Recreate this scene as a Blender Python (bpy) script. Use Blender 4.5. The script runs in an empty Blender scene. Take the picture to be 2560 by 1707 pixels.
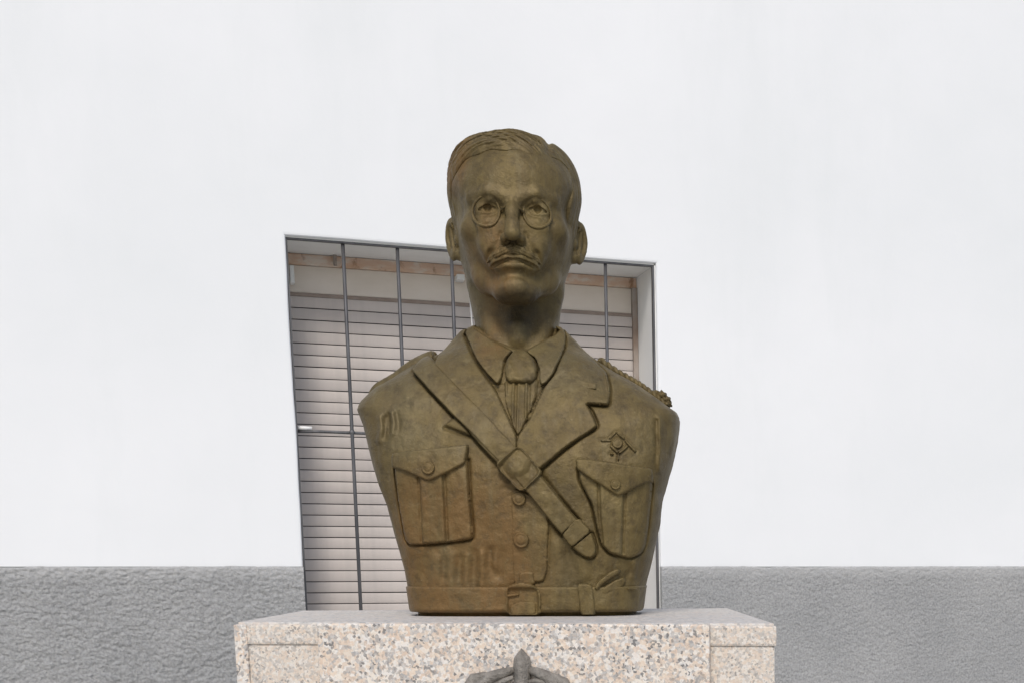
import bpy, bmesh, math, random
import numpy as np
from math import radians, sin, cos, pi
random.seed(7); rng = np.random.default_rng(7)
scene = bpy.context.scene
COL = scene.collection

# ------------------------------------------------------------------ camera
FPX, PPX, PPY = 3600.0, 2000.0, 2015.0        # focal length and principal point, in photo pixels (2560 wide)
PITCH = math.atan(600 / 3600)
CAM = np.array([0.0, 0.0, 1.6])
cd = bpy.data.cameras.new('camera'); cam = bpy.data.objects.new('camera', cd); COL.objects.link(cam)
cam.location = CAM; cam.rotation_euler = (pi / 2 - PITCH, 0, 0)
cd.sensor_width = 36.0; cd.lens = FPX / 2560 * 36.0
cd.shift_x = (1280 - PPX) / 2560; cd.shift_y = (PPY - 853.5) / 2560
cd.clip_start = 0.05; cd.clip_end = 1000
scene.camera = cam

# ------------------------------------------------------------------ sky, sun, exposure
SUN_EL, SUN_AZ = radians(44), radians(176)     # azimuth measured clockwise from +Y
w = bpy.data.worlds.new('World'); scene.world = w; w.use_nodes = True
nt = w.node_tree; bg = nt.nodes['Background']
sky = nt.nodes.new('ShaderNodeTexSky'); sky.sky_type = 'NISHITA'; sky.sun_disc = False
sky.sun_elevation = SUN_EL; sky.sun_rotation = SUN_AZ
sky.air_density = 1.0; sky.dust_density = 2.0; sky.ozone_density = 1.0
nt.links.new(sky.outputs[0], bg.inputs[0]); bg.inputs[1].default_value = 0.105
sl = bpy.data.lights.new('sun', 'SUN'); sl.energy = 1.5; sl.angle = radians(16); sl.color = (1.0, 0.955, 0.90)
so = bpy.data.objects.new('sun', sl); COL.objects.link(so)
sdir = np.array([sin(SUN_AZ) * cos(SUN_EL), cos(SUN_AZ) * cos(SUN_EL), sin(SUN_EL)])
from mathutils import Vector
so.rotation_euler = Vector(sdir).to_track_quat('Z', 'Y').to_euler()
so.location = (-3, -6, 9)
scene.view_settings.view_transform = 'Standard'; scene.view_settings.look = 'None'
scene.view_settings.exposure = 0.37; scene.view_settings.gamma = 1.0; scene.view_settings.use_curve_mapping = False
scene.render.engine = 'CYCLES'

# ------------------------------------------------------------------ survey helpers (read positions off the photograph)
_fw = np.array([0, cos(PITCH), -sin(PITCH)]); _up = np.array([0, sin(PITCH), cos(PITCH)]); _rt = np.array([1.0, 0, 0])
def ray(u, v): return _fw + _rt * (u - PPX) / FPX + _up * (PPY - v) / FPX
def on_plane(u, v, q, n):
    r = ray(u, v); return CAM + r * (((q - CAM) @ n) / (r @ n))

# ------------------------------------------------------------------ object helpers
def link(o, parent=None):
    COL.objects.link(o)
    if parent is not None: o.parent = parent
    return o
def tag(o, label=None, cat=None, group=None, kind=None):
    if label: o['label'] = label
    if cat: o['category'] = cat
    if group: o['group'] = group
    if kind: o['kind'] = kind
    return o
def empty(name, loc=(0, 0, 0), rz=0.0, parent=None):
    o = bpy.data.objects.new(name, None); o.location = loc; o.rotation_euler = (0, 0, rz); o.empty_display_size = 0.1
    return link(o, parent)
def mesh_obj(name, verts, faces, mat, parent=None, smooth=False):
    me = bpy.data.meshes.new(name)
    verts = np.asarray(verts, dtype=np.float32)
    if isinstance(faces, np.ndarray):
        n, k = faces.shape
        me.vertices.add(len(verts)); me.vertices.foreach_set('co', verts.ravel())
        me.loops.add(n * k); me.loops.foreach_set('vertex_index', faces.astype(np.int32).ravel())
        me.polygons.add(n); me.polygons.foreach_set('loop_start', np.arange(0, n * k, k, dtype=np.int32))
        me.polygons.foreach_set('loop_total', np.full(n, k, dtype=np.int32))
        me.update(calc_edges=True); me.validate()
    else:
        me.from_pydata(verts.tolist(), [], faces); me.update()
    if smooth: me.polygons.foreach_set('use_smooth', np.ones(len(me.polygons), dtype=bool))
    me.materials.append(mat)
    return link(bpy.data.objects.new(name, me), parent)
def bm_obj(name, bm, mat, parent=None, smooth=False, bevel=0.0, seg=2):
    if bevel > 0:
        bmesh.ops.bevel(bm, geom=list(bm.edges), offset=bevel, segments=seg, affect='EDGES', profile=0.6, clamp_overlap=True)
    bmesh.ops.recalc_face_normals(bm, faces=bm.faces)
    me = bpy.data.meshes.new(name); bm.to_mesh(me); bm.free()
    if smooth: me.polygons.foreach_set('use_smooth', np.ones(len(me.polygons), dtype=bool))
    me.materials.append(mat)
    return link(bpy.data.objects.new(name, me), parent)
def add_box(bm, x0, x1, y0, y1, z0, z1):
    vs = [bm.verts.new(p) for p in ((x0,y0,z0),(x1,y0,z0),(x1,y1,z0),(x0,y1,z0),(x0,y0,z1),(x1,y0,z1),(x1,y1,z1),(x0,y1,z1))]
    for f in ((0,3,2,1),(4,5,6,7),(0,1,5,4),(1,2,6,5),(2,3,7,6),(3,0,4,7)): bm.faces.new([vs[i] for i in f])
def add_prism(bm, poly, z0, z1):
    lo = [bm.verts.new((x, y, z0)) for x, y in poly]; hi = [bm.verts.new((x, y, z1)) for x, y in poly]
    bm.faces.new(lo[::-1]); bm.faces.new(hi)
    for i in range(len(poly)):
        j = (i + 1) % len(poly); bm.faces.new((lo[i], lo[j], hi[j], hi[i]))
def tube_mesh(path, rad, sides=12, closed=False):
    P = np.asarray(path, float); n = len(P)
    R = np.full(n, rad) if np.isscalar(rad) else np.asarray(rad, float)
    if closed: T = np.roll(P, -1, 0) - np.roll(P, 1, 0)
    else: T = np.gradient(P, axis=0)
    T /= np.linalg.norm(T, axis=1)[:, None]
    up = np.array([0, 1.0, 0]) if abs(T[0] @ [0, 1, 0]) < 0.9 else np.array([0, 0, 1.0])
    verts = []
    for i in range(n):
        a = np.cross(T[i], up); a /= np.linalg.norm(a); b = np.cross(T[i], a)
        if not closed: up = -b if (-b) @ up > 0 else b
        for k in range(sides):
            t = 2 * pi * k / sides; verts.append(P[i] + R[i] * (cos(t) * a + sin(t) * b))
    faces = []
    m = n if closed else n - 1
    for i in range(m):
        j = (i + 1) % n
        for k in range(sides):
            l = (k + 1) % sides
            faces.append((i * sides + k, i * sides + l, j * sides + l, j * sides + k))
    if not closed:
        faces.append(tuple(range(sides))[::-1]); faces.append(tuple((n - 1) * sides + k for k in range(sides)))
    return verts, faces
def value_noise(x, y, scale, seed=0, octaves=3):
    out = np.zeros(np.broadcast(x, y).shape); amp = 1.0; tot = 0
    for o in range(octaves):
        r = np.random.default_rng(seed + o * 17).random((256, 256))
        X = x * scale; Y = y * scale
        xi = np.floor(X).astype(int); yi = np.floor(Y).astype(int); fx = X - xi; fy = Y - yi
        fx = fx * fx * (3 - 2 * fx); fy = fy * fy * (3 - 2 * fy)
        g = lambda a, b: r[a % 256, b % 256]
        out += amp * ((g(xi, yi) * (1 - fx) + g(xi + 1, yi) * fx) * (1 - fy) + (g(xi, yi + 1) * (1 - fx) + g(xi + 1, yi + 1) * fx) * fy)
        tot += amp; amp *= 0.5; scale *= 2.03
    return out / tot - 0.5

# ------------------------------------------------------------------ materials
class NT:
    def __init__(s, name):
        s.m = bpy.data.materials.new(name); s.m.use_nodes = True; s.t = s.m.node_tree; s.b = s.t.nodes['Principled BSDF']
        s.co = s.t.nodes.new('ShaderNodeTexCoord').outputs['Object']
    def node(s, typ, **kw):
        n = s.t.nodes.new(typ)
        for k, v in kw.items(): setattr(n, k, v)
        return n
    def ln(s, a, b): s.t.links.new(a, b)
    def mapping(s, scale=(1, 1, 1), loc=(0, 0, 0), rot=(0, 0, 0)):
        n = s.node('ShaderNodeMapping'); s.ln(s.co, n.inputs['Vector'])
        n.inputs['Scale'].default_value = scale; n.inputs['Location'].default_value = loc; n.inputs['Rotation'].default_value = rot
        return n.outputs[0]
    def noise(s, scale, detail=4, rough=0.55, vec=None, dist=0.0):
        n = s.node('ShaderNodeTexNoise'); s.ln(vec or s.co, n.inputs['Vector'])
        n.inputs['Scale'].default_value = scale; n.inputs['Detail'].default_value = detail
        n.inputs['Roughness'].default_value = rough; n.inputs['Distortion'].default_value = dist
        return n.outputs[0]
    def ramp(s, fac, stops, interp='LINEAR'):
        n = s.node('ShaderNodeValToRGB'); s.ln(fac, n.inputs[0]); r = n.color_ramp; r.interpolation = interp
        while len(r.elements) < len(stops): r.elements.new(0.5)
        for e, (p, c) in zip(r.elements, stops):
            e.position = p; e.color = (*c, 1) if len(c) == 3 else c
        return n.outputs[0]
    def mix(s, fac, a, b, blend='MIX'):
        n = s.node('ShaderNodeMix', data_type='RGBA', blend_type=blend)
        for i, v in ((0, fac), (6, a), (7, b)):
            if isinstance(v, (int, float)): n.inputs[i].default_value = v
            elif isinstance(v, tuple): n.inputs[i].default_value = (*v, 1)
            else: s.ln(v, n.inputs[i])
        return n.outputs[2]
    def math(s, op, a, b=None, clamp=False):
        n = s.node('ShaderNodeMath', operation=op); n.use_clamp = clamp
        for i, v in ((0, a), (1, b)):
            if v is None: continue
            if isinstance(v, (int, float)): n.inputs[i].default_value = v
            else: s.ln(v, n.inputs[i])
        return n.outputs[0]
    def blob(s, centre, radius):
        m = s.mapping(scale=tuple(1 / r for r in radius), loc=tuple(-c / r for c, r in zip(centre, radius)))
        n = s.node('ShaderNodeVectorMath', operation='LENGTH'); s.ln(m, n.inputs[0])
        return s.math('SUBTRACT', 1.0, n.outputs['Value'], clamp=True)
    def bump(s, h, strength, dist):
        n = s.node('ShaderNodeBump'); s.ln(h, n.inputs['Height']); n.inputs['Strength'].default_value = strength
        n.inputs['Distance'].default_value = dist; return n
    def out(s, color, rough, bump=None, metal=0.0, spec=0.5):
        if isinstance(color, tuple): s.b.inputs['Base Color'].default_value = (*color, 1)
        else: s.ln(color, s.b.inputs['Base Color'])
        if isinstance(rough, (int, float)): s.b.inputs['Roughness'].default_value = rough
        else: s.ln(rough, s.b.inputs['Roughness'])
        s.b.inputs['Metallic'].default_value = metal; s.b.inputs['Specular IOR Level'].default_value = spec
        if bump: s.ln(bump.outputs[0], s.b.inputs['Normal'])
        return s.m

def mat_bronze():
    s = NT('patinated_bronze')
    base = s.ramp(s.noise(12, 8, 0.7), [(0.28, (0.086, 0.061, 0.022)), (0.46, (0.132, 0.095, 0.035)), (0.58, (0.155, 0.113, 0.043)), (0.74, (0.212, 0.162, 0.066))])
    grey = s.ramp(s.noise(6.5, 6, 0.65, s.mapping(loc=(3, 1, 2))), [(0.46, (0, 0, 0)), (0.62, (1, 1, 1))])
    c = s.mix(s.math('MULTIPLY', grey, 0.5), base, (0.140, 0.115, 0.060))
    streak = s.ramp(s.noise(1.0, 6, 0.65, s.mapping(scale=(46, 46, 4.5))), [(0.46, (0, 0, 0)), (0.60, (1, 1, 1))])
    c = s.mix(s.math('MULTIPLY', streak, 0.34), c, (0.080, 0.056, 0.027))
    pale = s.ramp(s.noise(1.0, 6, 0.65, s.mapping(scale=(60, 60, 7), loc=(9, 2, 4))), [(0.55, (0, 0, 0)), (0.68, (1, 1, 1))])
    c = s.mix(s.math('MULTIPLY', pale, 0.18), c, (0.235, 0.205, 0.125))
    # brown run-off stains: lower left of the coat, left cheek, temple and throat; shade under the chin painted in as a dark patch
    b1 = s.blob((-0.10, -0.12, 0.09), (0.17, 0.2, 0.17)); b2 = s.blob((-0.045, -0.09, 0.50), (0.05, 0.1, 0.13)); b3 = s.blob((-0.09, -0.02, 0.69), (0.035, 0.1, 0.06))
    bl = s.math('MAXIMUM', s.math('MAXIMUM', b1, b2), b3)
    st = s.ramp(s.noise(1.0, 7, 0.7, s.mapping(scale=(24, 24, 8), loc=(1, 5, 0))), [(0.30, (0, 0, 0)), (0.56, (1, 1, 1))])
    stain = s.math('MULTIPLY', s.math('MULTIPLY', bl, 2.6, clamp=True), st, clamp=True)
    c = s.mix(s.math('MULTIPLY', stain, 0.85), c, (0.172, 0.098, 0.034))
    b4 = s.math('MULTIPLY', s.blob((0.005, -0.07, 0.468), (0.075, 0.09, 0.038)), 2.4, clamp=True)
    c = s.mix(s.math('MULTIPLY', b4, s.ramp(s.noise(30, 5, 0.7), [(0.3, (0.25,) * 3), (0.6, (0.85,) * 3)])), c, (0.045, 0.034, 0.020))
    fine = s.noise(210, 5, 0.65); mid = s.noise(48, 6, 0.7)
    c = s.mix(s.ramp(mid, [(0.36, (0.45,) * 3), (0.48, (0.0,) * 3)]), c, (0.070, 0.051, 0.024))
    c = s.mix(s.ramp(fine, [(0.60, (0.0,) * 3), (0.72, (0.35,) * 3)]), c, (0.27, 0.22, 0.12))
    h = s.math('ADD', s.math('MULTIPLY', fine, 0.35), mid)
    r = s.ramp(s.noise(26, 4), [(0.3, (0.46,) * 3), (0.7, (0.66,) * 3)])
    return s.out(c, r, s.bump(h, 0.7, 0.0034), metal=0.3, spec=0.35)
def mat_plaster():
    s = NT('white_wall_paint')
    c = s.ramp(s.noise(0.55, 5, 0.6), [(0.28, (0.735, 0.755, 0.760)), (0.5, (0.785, 0.797, 0.803)), (0.7, (0.825, 0.834, 0.84))])
    c = s.mix(s.ramp(s.noise(1.0, 5, 0.65, s.mapping(scale=(2.2, 2.2, 0.5), loc=(2, 0, 7))), [(0.55, (0, 0, 0)), (0.75, (0.55,) * 3)]), c, (0.72, 0.742, 0.742))
    h = s.math('ADD', s.noise(6, 4, 0.5), s.math('MULTIPLY', s.noise(90, 3, 0.5), 0.12))
    return s.out(c, 0.75, s.bump(h, 0.25, 0.006), spec=0.25)
def mat_dado():
    s = NT('grey_roughcast')
    c = s.ramp(s.noise(2.2, 5, 0.6), [(0.3, (0.35, 0.355, 0.355)), (0.7, (0.44, 0.44, 0.435))])
    sp = s.ramp(s.noise(120, 3, 0.6), [(0.35, (0.72,) * 3), (0.6, (1.0,) * 3)])
    c = s.mix(1.0, c, sp, 'MULTIPLY')
    z = s.node('ShaderNodeSeparateXYZ'); s.ln(s.co, z.inputs[0])
    zz = s.math('ADD', z.outputs[2], s.math('MULTIPLY', s.noise(14, 3), 0.03))
    top = s.ramp(s.math('MULTIPLY', s.math('SUBTRACT', zz, 1.5), 8), [(0.55, (0, 0, 0)), (0.75, (1, 1, 1))])
    c = s.mix(s.math('MULTIPLY', top, 0.5), c, (0.50, 0.50, 0.495))        # band where the brush was drier
    h = s.math('ADD', s.noise(95, 5, 0.7), s.math('MULTIPLY', s.noise(260, 3, 0.6), 0.5))
    return s.out(c, 0.9, s.bump(h, 0.9, 0.006), spec=0.2)
def mat_granite(name, cols, scale, bump=0.05, rough=0.35, tint=None):
    s = NT(name)
    warp = s.node('ShaderNodeVectorMath', operation='ADD'); nn = s.node('ShaderNodeTexNoise'); s.ln(s.co, nn.inputs['Vector'])
    nn.inputs['Scale'].default_value = scale * 1.3; nn.inputs['Detail'].default_value = 3
    sc = s.node('ShaderNodeVectorMath', operation='SCALE'); s.ln(nn.outputs['Color'], sc.inputs[0]); sc.inputs['Scale'].default_value = 0.9 / scale
    s.ln(s.co, warp.inputs[0]); s.ln(sc.outputs[0], warp.inputs[1])
    def vor(k):
        v = s.node('ShaderNodeTexVoronoi'); s.ln(warp.outputs[0], v.inputs['Vector']); v.inputs['Scale'].default_value = scale * k
        q = s.node('ShaderNodeSeparateColor'); s.ln(v.outputs['Color'], q.inputs[0]); return q.outputs[0]
    c = s.ramp(vor(1.0), cols, 'CONSTANT')
    c2 = s.ramp(vor(1.9), cols, 'CONSTANT')
    c = s.mix(0.30, c, c2)
    dark = s.ramp(vor(1.55), [(0.0, (1, 1, 1)), (0.13, (0, 0, 0))], 'CONSTANT')
    clump = s.ramp(s.noise(scale * 0.18, 3), [(0.40, (0.35,) * 3), (0.6, (1.0,) * 3)])
    c = s.mix(s.math('MULTIPLY', dark, clump), c, (0.13, 0.13, 0.13))
    c = s.mix(0.18, c, s.ramp(s.noise(scale * 0.12, 4), [(0.35, (0.42, 0.41, 0.395)), (0.65, (0.66, 0.56, 0.465))]))
    if tint: c = s.mix(tint[0], c, tint[1])
    return s.out(c, rough, s.bump(s.noise(scale * 2.5, 4, 0.6), 0.5, bump * 0.02), spec=0.4)
GR = [(0.0, (0.66, 0.51, 0.39)), (0.20, (0.75, 0.62, 0.49)), (0.38, (0.80, 0.74, 0.65)), (0.52, (0.47, 0.45, 0.43)), (0.68, (0.32, 0.315, 0.31)), (0.82, (0.79, 0.76, 0.715))]
def mat_simple(name, c1, c2, scale, rough, bump=0.3, bd=0.002, metal=0.0, spec=0.4, stretch=(1, 1, 1)):
    s = NT(name); m = s.mapping(scale=stretch)
    n = s.noise(scale, 5, 0.6, m)
    return s.out(s.ramp(n, [(0.32, c1), (0.68, c2)]), rough, s.bump(s.noise(scale * 4, 4, 0.6, m), bump, bd), metal=metal, spec=spec)
def mat_slat():
    s = NT('shutter_slat_plastic')
    oi = s.node('ShaderNodeObjectInfo')
    c = s.ramp(s.noise(3.0, 4, 0.6), [(0.3, (0.475, 0.430, 0.400)), (0.7, (0.55, 0.50, 0.465))])
    c = s.mix(1.0, c, s.ramp(oi.outputs['Random'], [(0, (0.93,) * 3), (1, (1.03, 1.02, 1.01))]), 'MULTIPLY')
    dust = s.ramp(s.noise(1.0, 4, 0.6, s.mapping(scale=(30, 8, 4))), [(0.45, (0, 0, 0)), (0.7, (0.35,) * 3)])
    c = s.mix(dust, c, (0.41, 0.38, 0.355))
    return s.out(c, 0.6, s.bump(s.noise(1.0, 3, 0.5, s.mapping(scale=(6, 200, 500))), 0.12, 0.001), spec=0.3)
def mat_lintel():
    s = NT('stained_lintel_paint')
    n = s.noise(1.0, 5, 0.65, s.mapping(scale=(11, 11, 30)))
    c = s.ramp(n, [(0.3, (0.56, 0.36, 0.24)), (0.5, (0.64, 0.47, 0.355)), (0.62, (0.68, 0.60, 0.52))])
    rust = s.ramp(s.noise(1.0, 4, 0.6, s.mapping(scale=(24, 24, 18), loc=(0, 3, 1))), [(0.60, (0, 0, 0)), (0.72, (1, 1, 1))])
    c = s.mix(s.math('MULTIPLY', rust, 0.7), c, (0.19, 0.075, 0.03))
    return s.out(c, 0.8, s.bump(n, 0.3, 0.003), spec=0.25)
def mat_ground():
    s = NT('paving_grey')
    c = s.ramp(s.noise(3, 5, 0.6), [(0.3, (0.34, 0.335, 0.32)), (0.7, (0.44, 0.435, 0.415))])
    return s.out(c, 0.9, s.bump(s.noise(60, 4), 0.3, 0.004), spec=0.2)

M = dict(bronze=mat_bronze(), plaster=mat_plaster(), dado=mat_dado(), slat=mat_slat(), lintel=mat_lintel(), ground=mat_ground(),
    granite=mat_granite('pink_grey_granite', GR, 200, 0.03, 0.38),
    granite_fine=mat_granite('pink_grey_granite_wing', GR, 260, 0.03, 0.45, (0.30, (0.60, 0.545, 0.475))),
    granite_top=mat_granite('rough_granite_sky_tint', GR, 150, 0.05, 0.6, (0.45, (0.53, 0.53, 0.52))),  # rough finish; grey tint also paints in the grazing sky reflection
    reveal=mat_simple('off_white_reveal', (0.76, 0.76, 0.73), (0.82, 0.82, 0.795), 6, 0.8, 0.2, 0.002),
    bar=mat_simple('grey_bar_paint', (0.065, 0.065, 0.068), (0.14, 0.14, 0.145), 30, 0.5, 0.3, 0.001, 0.3, 0.5, (1, 1, 0.2)),
    rail=mat_simple('rusty_rail', (0.20, 0.12, 0.07), (0.42, 0.39, 0.36), 7, 0.75, 0.3, 0.001, 0.1, 0.4, (1, 1, 0.6)),
    panel=mat_simple('beige_panel', (0.66, 0.59, 0.51), (0.74, 0.67, 0.595), 5, 0.7, 0.2, 0.001, 0, 0.3, (1, 1, 2)),
    strip=mat_simple('brown_strip', (0.24, 0.185, 0.15), (0.33, 0.27, 0.23), 14, 0.7, 0.2, 0.001),
    dark=mat_simple('painted_shade_backing', (0.03, 0.03, 0.03), (0.05, 0.048, 0.045), 5, 0.9),
    white=mat_simple('white_plastic', (0.72, 0.72, 0.70), (0.80, 0.80, 0.78), 20, 0.5, 0.1),
    lead=mat_simple('grey_cast_metal', (0.165, 0.150, 0.130), (0.33, 0.305, 0.270), 60, 0.65, 0.8, 0.004, 0.35, 0.5))

# ================================================================== the setting
bm = bmesh.new()
bmesh.ops.create_grid(bm, x_segments=8, y_segments=8, size=250)
tag(bm_obj('ground', bm, M['ground']), kind='structure')

# facade frame: s runs along the wall to the right, n points out of the wall towards the viewer
WD = ray(11500, 1415); WD = WD / np.linalg.norm(WD)
WQ = CAM + ray(740, 1415) * (5.0 / ray(740, 1415)[1])
WA = math.atan2(WD[1], WD[0])
facade = empty('house_facade', (WQ[0], WQ[1], 0), WA)      # local x = s, local y = into the wall
tag(facade, 'white plastered house wall with grey roughcast dado and a barred shuttered window behind the bust', 'building')
S0, S1, ZW0, ZW1, ZD = 0.0243, 1.2906, 1.18, 2.679, 1.6     # window opening, dado height
WL, WR, WH, THK = -14.0, 16.0, 6.4, 0.38
def edge_wobble(n, amp, seed):
    return value_noise(np.arange(n) * 1.0, np.zeros(n), 0.21, seed, 2) * 2 * amp
def wall_with_opening():
    """Plastered wall above the dado: front sheet with rounded, slightly uneven arrises round the opening, then its reveals."""
    bm = bmesh.new()
    def ring_pts():
        pts = []
        N = 26
        for i in range(N): pts.append((S0, ZD + (ZW1 - ZD) * i / N, 'l'))
        for i in range(N): pts.append((S0 + (S1 - S0) * i / N, ZW1, 't'))
        for i in range(N + 1): pts.append((S1, ZW1 - (ZW1 - ZD) * i / N, 'r'))
        return pts
    R = ring_pts(); n = len(R); wob = edge_wobble(n, 0.0022, 4)
    rings = []
    for off, dep in ((0.010, 0.0), (0.004, 0.001), (0.001, 0.004), (0.0, 0.010), (0.0, THK)):
        row = []
        for k, (s_, z_, e) in enumerate(R):
            ds = off + wob[k] if dep < 0.2 else 0.0
            s2 = s_ - ds if e == 'l' else (s_ + ds if e == 'r' else s_)
            z2 = z_ + ds if e == 't' else z_
            if e == 't' and k == 26: s2 = s_ - ds
            if e == 'r' and k == 52: z2 = z_ + ds
            row.append(bm.verts.new((s2, dep, z2)))
        rings.append(row)
    for a, b in zip(rings[:-1], rings[1:]):
        for k in range(n - 1): bm.faces.new((a[k], a[k + 1], b[k + 1], b[k]))
    # outer boundary fan of the front sheet
    def outer(k):
        s_, z_, e = R[k]
        if e == 'l': return (WL, 0, z_)
        if e == 't': return (s_, 0, WH)
        return (WR, 0, z_)
    out = [bm.verts.new(outer(k)) for k in range(n)]
    cl = bm.verts.new((WL, 0, WH)); cr = bm.verts.new((WR, 0, WH))
    for k in range(n - 1):
        if R[k][2] == 'l' and R[k + 1][2] == 't': bm.faces.new((rings[0][k], out[k], cl, out[k + 1], rings[0][k + 1]))
        elif R[k][2] == 't' and R[k + 1][2] == 'r': bm.faces.new((rings[0][k], out[k], cr, out[k + 1], rings[0][k + 1]))
        else: bm.faces.new((rings[0][k], out[k], out[k + 1], rings[0][k + 1]))
    # top and back so that the wall is solid
    a = bm.verts.new((WL, THK, WH)); b = bm.verts.new((WR, THK, WH)); c = bm.verts.new((WR, THK, ZD)); d = bm.verts.new((WL, THK, ZD))
    bm.faces.new((cl, cr, b, a)); bm.faces.new((out[0], cl, a, d)); bm.faces.new((out[-1], c, b, cr))
    return bm
bm_obj('plastered_wall', wall_with_opening(), M['plaster'], facade)
# roughcast dado, real relief where it is in view
def dado_piece(sa, sb, seed):
    step = 0.0036; nx = int((sb - sa) / step) + 1; zs = np.arange(1.05, ZD + 1e-6, step); nz = len(zs)
    xs = np.linspace(sa, sb, nx); X, Z = np.meshgrid(xs, zs, indexing='ij')
    rot = X * 0.92 - Z * 0.39, Z * 1.25 + X * 0.3
    h = value_noise(rot[0] * .9, rot[1] * 1.1, 75, seed, 3) * 0.0085 - np.clip(0.10 - np.abs(value_noise(rot[0] * .8, rot[1] * 1.2, 46, seed + 5, 3)), 0, 1) * 0.045 + value_noise(X, Z, 9, seed + 3, 2) * 0.006
    h *= 0.8
    if sa > 1: h *= 0.5
    Y = -0.009 - h
    Y = np.where(Z > ZD - 0.004, -0.004, Y)
    Z = np.where(Z > ZD - 0.004, ZD - 0.001 + value_noise(X, X * 0, 14, seed + 9, 4) * 0.011, Z)
    V = np.stack([X, Y, Z], -1).reshape(-1, 3)
    i = np.arange((nx - 1) * (nz - 1)); a = (i // (nz - 1)) * nz + i % (nz - 1)
    Fq = np.stack([a, a + nz, a + nz + 1, a + 1], 1)
    return V, Fq
for sa, sb, sd in ((-1.6, S0 - 0.001, 11), (S1 + 0.001, 3.6, 31)):
    V, Fq = dado_piece(sa, sb, sd); o = mesh_obj('dado', V, Fq, M['dado'], facade, True); o['label'] = 'rough grey dado render'
bm = bmesh.new()
add_box(bm, WL, -1.6, -0.009, THK, 0, ZD - 0.001); add_box(bm, 3.6, WR, -0.009, THK, 0, ZD - 0.001)
add_box(bm, -1.6, 3.6, -0.010, THK, 0, 1.05); 
add_box(bm, -1.6, S0, -0.002, THK, 1.05, ZD - 0.002); add_box(bm, S1, 3.6, -0.002, THK, 1.05, ZD - 0.002)
bm_obj('wall_core', bm, M['dado'], facade)
bm = bmesh.new(); add_box(bm, S0 - 0.03, S1 + 0.03, -0.04, THK - 0.02, ZW0 - 0.05, ZW0)
bm_obj('window_sill', bm, M['reveal'], facade, bevel=0.006)
# reveals painted a duller off-white: thin lining boards of render
DEP = 0.262
bm = bmesh.new()
add_box(bm, S1 - 0.0035, S1 + 0.002, 0.012, DEP + 0.02, ZW0, ZW1 - 0.004)
add_box(bm, S0, S1 - 0.004, 0.012, DEP + 0.02, ZW1 - 0.0035, ZW1 + 0.002)
bm_obj('window_reveal', bm, M['reveal'], facade)
# lintel, panel over the shutter, brown strip
bm = bmesh.new(); add_box(bm, S0, S1 - 0.004, DEP, DEP + 0.06, 1.6 + 1.037, ZW1 - 0.0045)
bm_obj('lintel', bm, M['lintel'], facade, bevel=0.003)
bm = bmesh.new(); add_box(bm, S0, S1 - 0.024, DEP + 0.006, DEP + 0.05, 1.6 + 0.9445, 1.6 + 1.0365)
bm_obj('shutter_panel', bm, M['panel'], facade, bevel=0.003)
bm = bmesh.new(); add_box(bm, S0, S1 - 0.024, DEP + 0.001, DEP + 0.05, 1.6 + 0.932, 1.6 + 0.944)
bm_obj('shutter_strip', bm, M['strip'], facade, bevel=0.002)
bm = bmesh.new(); add_box(bm, S0, S1, DEP + 0.065, THK - 0.01, ZW0, ZW1)
bm_obj('dark_backing', bm, M['dark'], facade)  # dark backing sheet, paints the shade behind the slats
# roller shutter
shutter = empty('roller_shutter', (0, 0, 0), 0, facade)
PITCH_S = 0.0395
def slat_mesh():
    x0, x1 = S0, S1 - 0.024; pr = []
    N = 8; H = PITCH_S - 0.0032
    for k in range(N + 1):
        t = k / N; z = -H * t; y = DEP + 0.007 - 0.0045 * (sin(pi * min(1, 0.05 + t * 0.9)) ** 0.35)
        pr.append((y, z))
    pr += [(DEP + 0.016, -H + 0.001), (DEP + 0.016, -0.001)]
    V = [(x0, y, z) for y, z in pr] + [(x1, y, z) for y, z in pr]; n = len(pr)
    Fc = [(i, (i + 1) % n, n + (i + 1) % n, n + i) for i in range(n)] + [tuple(range(n))[::-1], tuple(range(n, 2 * n))]
    return V, Fc
V, Fc = slat_mesh(); proto = None
ztop = 1.6 + 0.9315; k = 0
while ztop - k * PITCH_S > ZW0 + 0.02:
    if proto is None: o = proto = mesh_obj('slat', V, Fc, M['slat'], shutter)
    else: o = link(bpy.data.objects.new('slat', proto.data), shutter)
    o.location = (0, random.uniform(-0.0006, 0.0006), ztop - k * PITCH_S); o.rotation_euler = (0, random.uniform(-0.0012, 0.0012), 0)
    k += 1
bm = bmesh.new(); add_box(bm, S1 - 0.0235, S1 - 0.004, DEP - 0.012, DEP + 0.04, ZW0, 1.6 + 1.0365)
bm_obj('guide_rail', bm, M['rail'], shutter, bevel=0.002)
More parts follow.
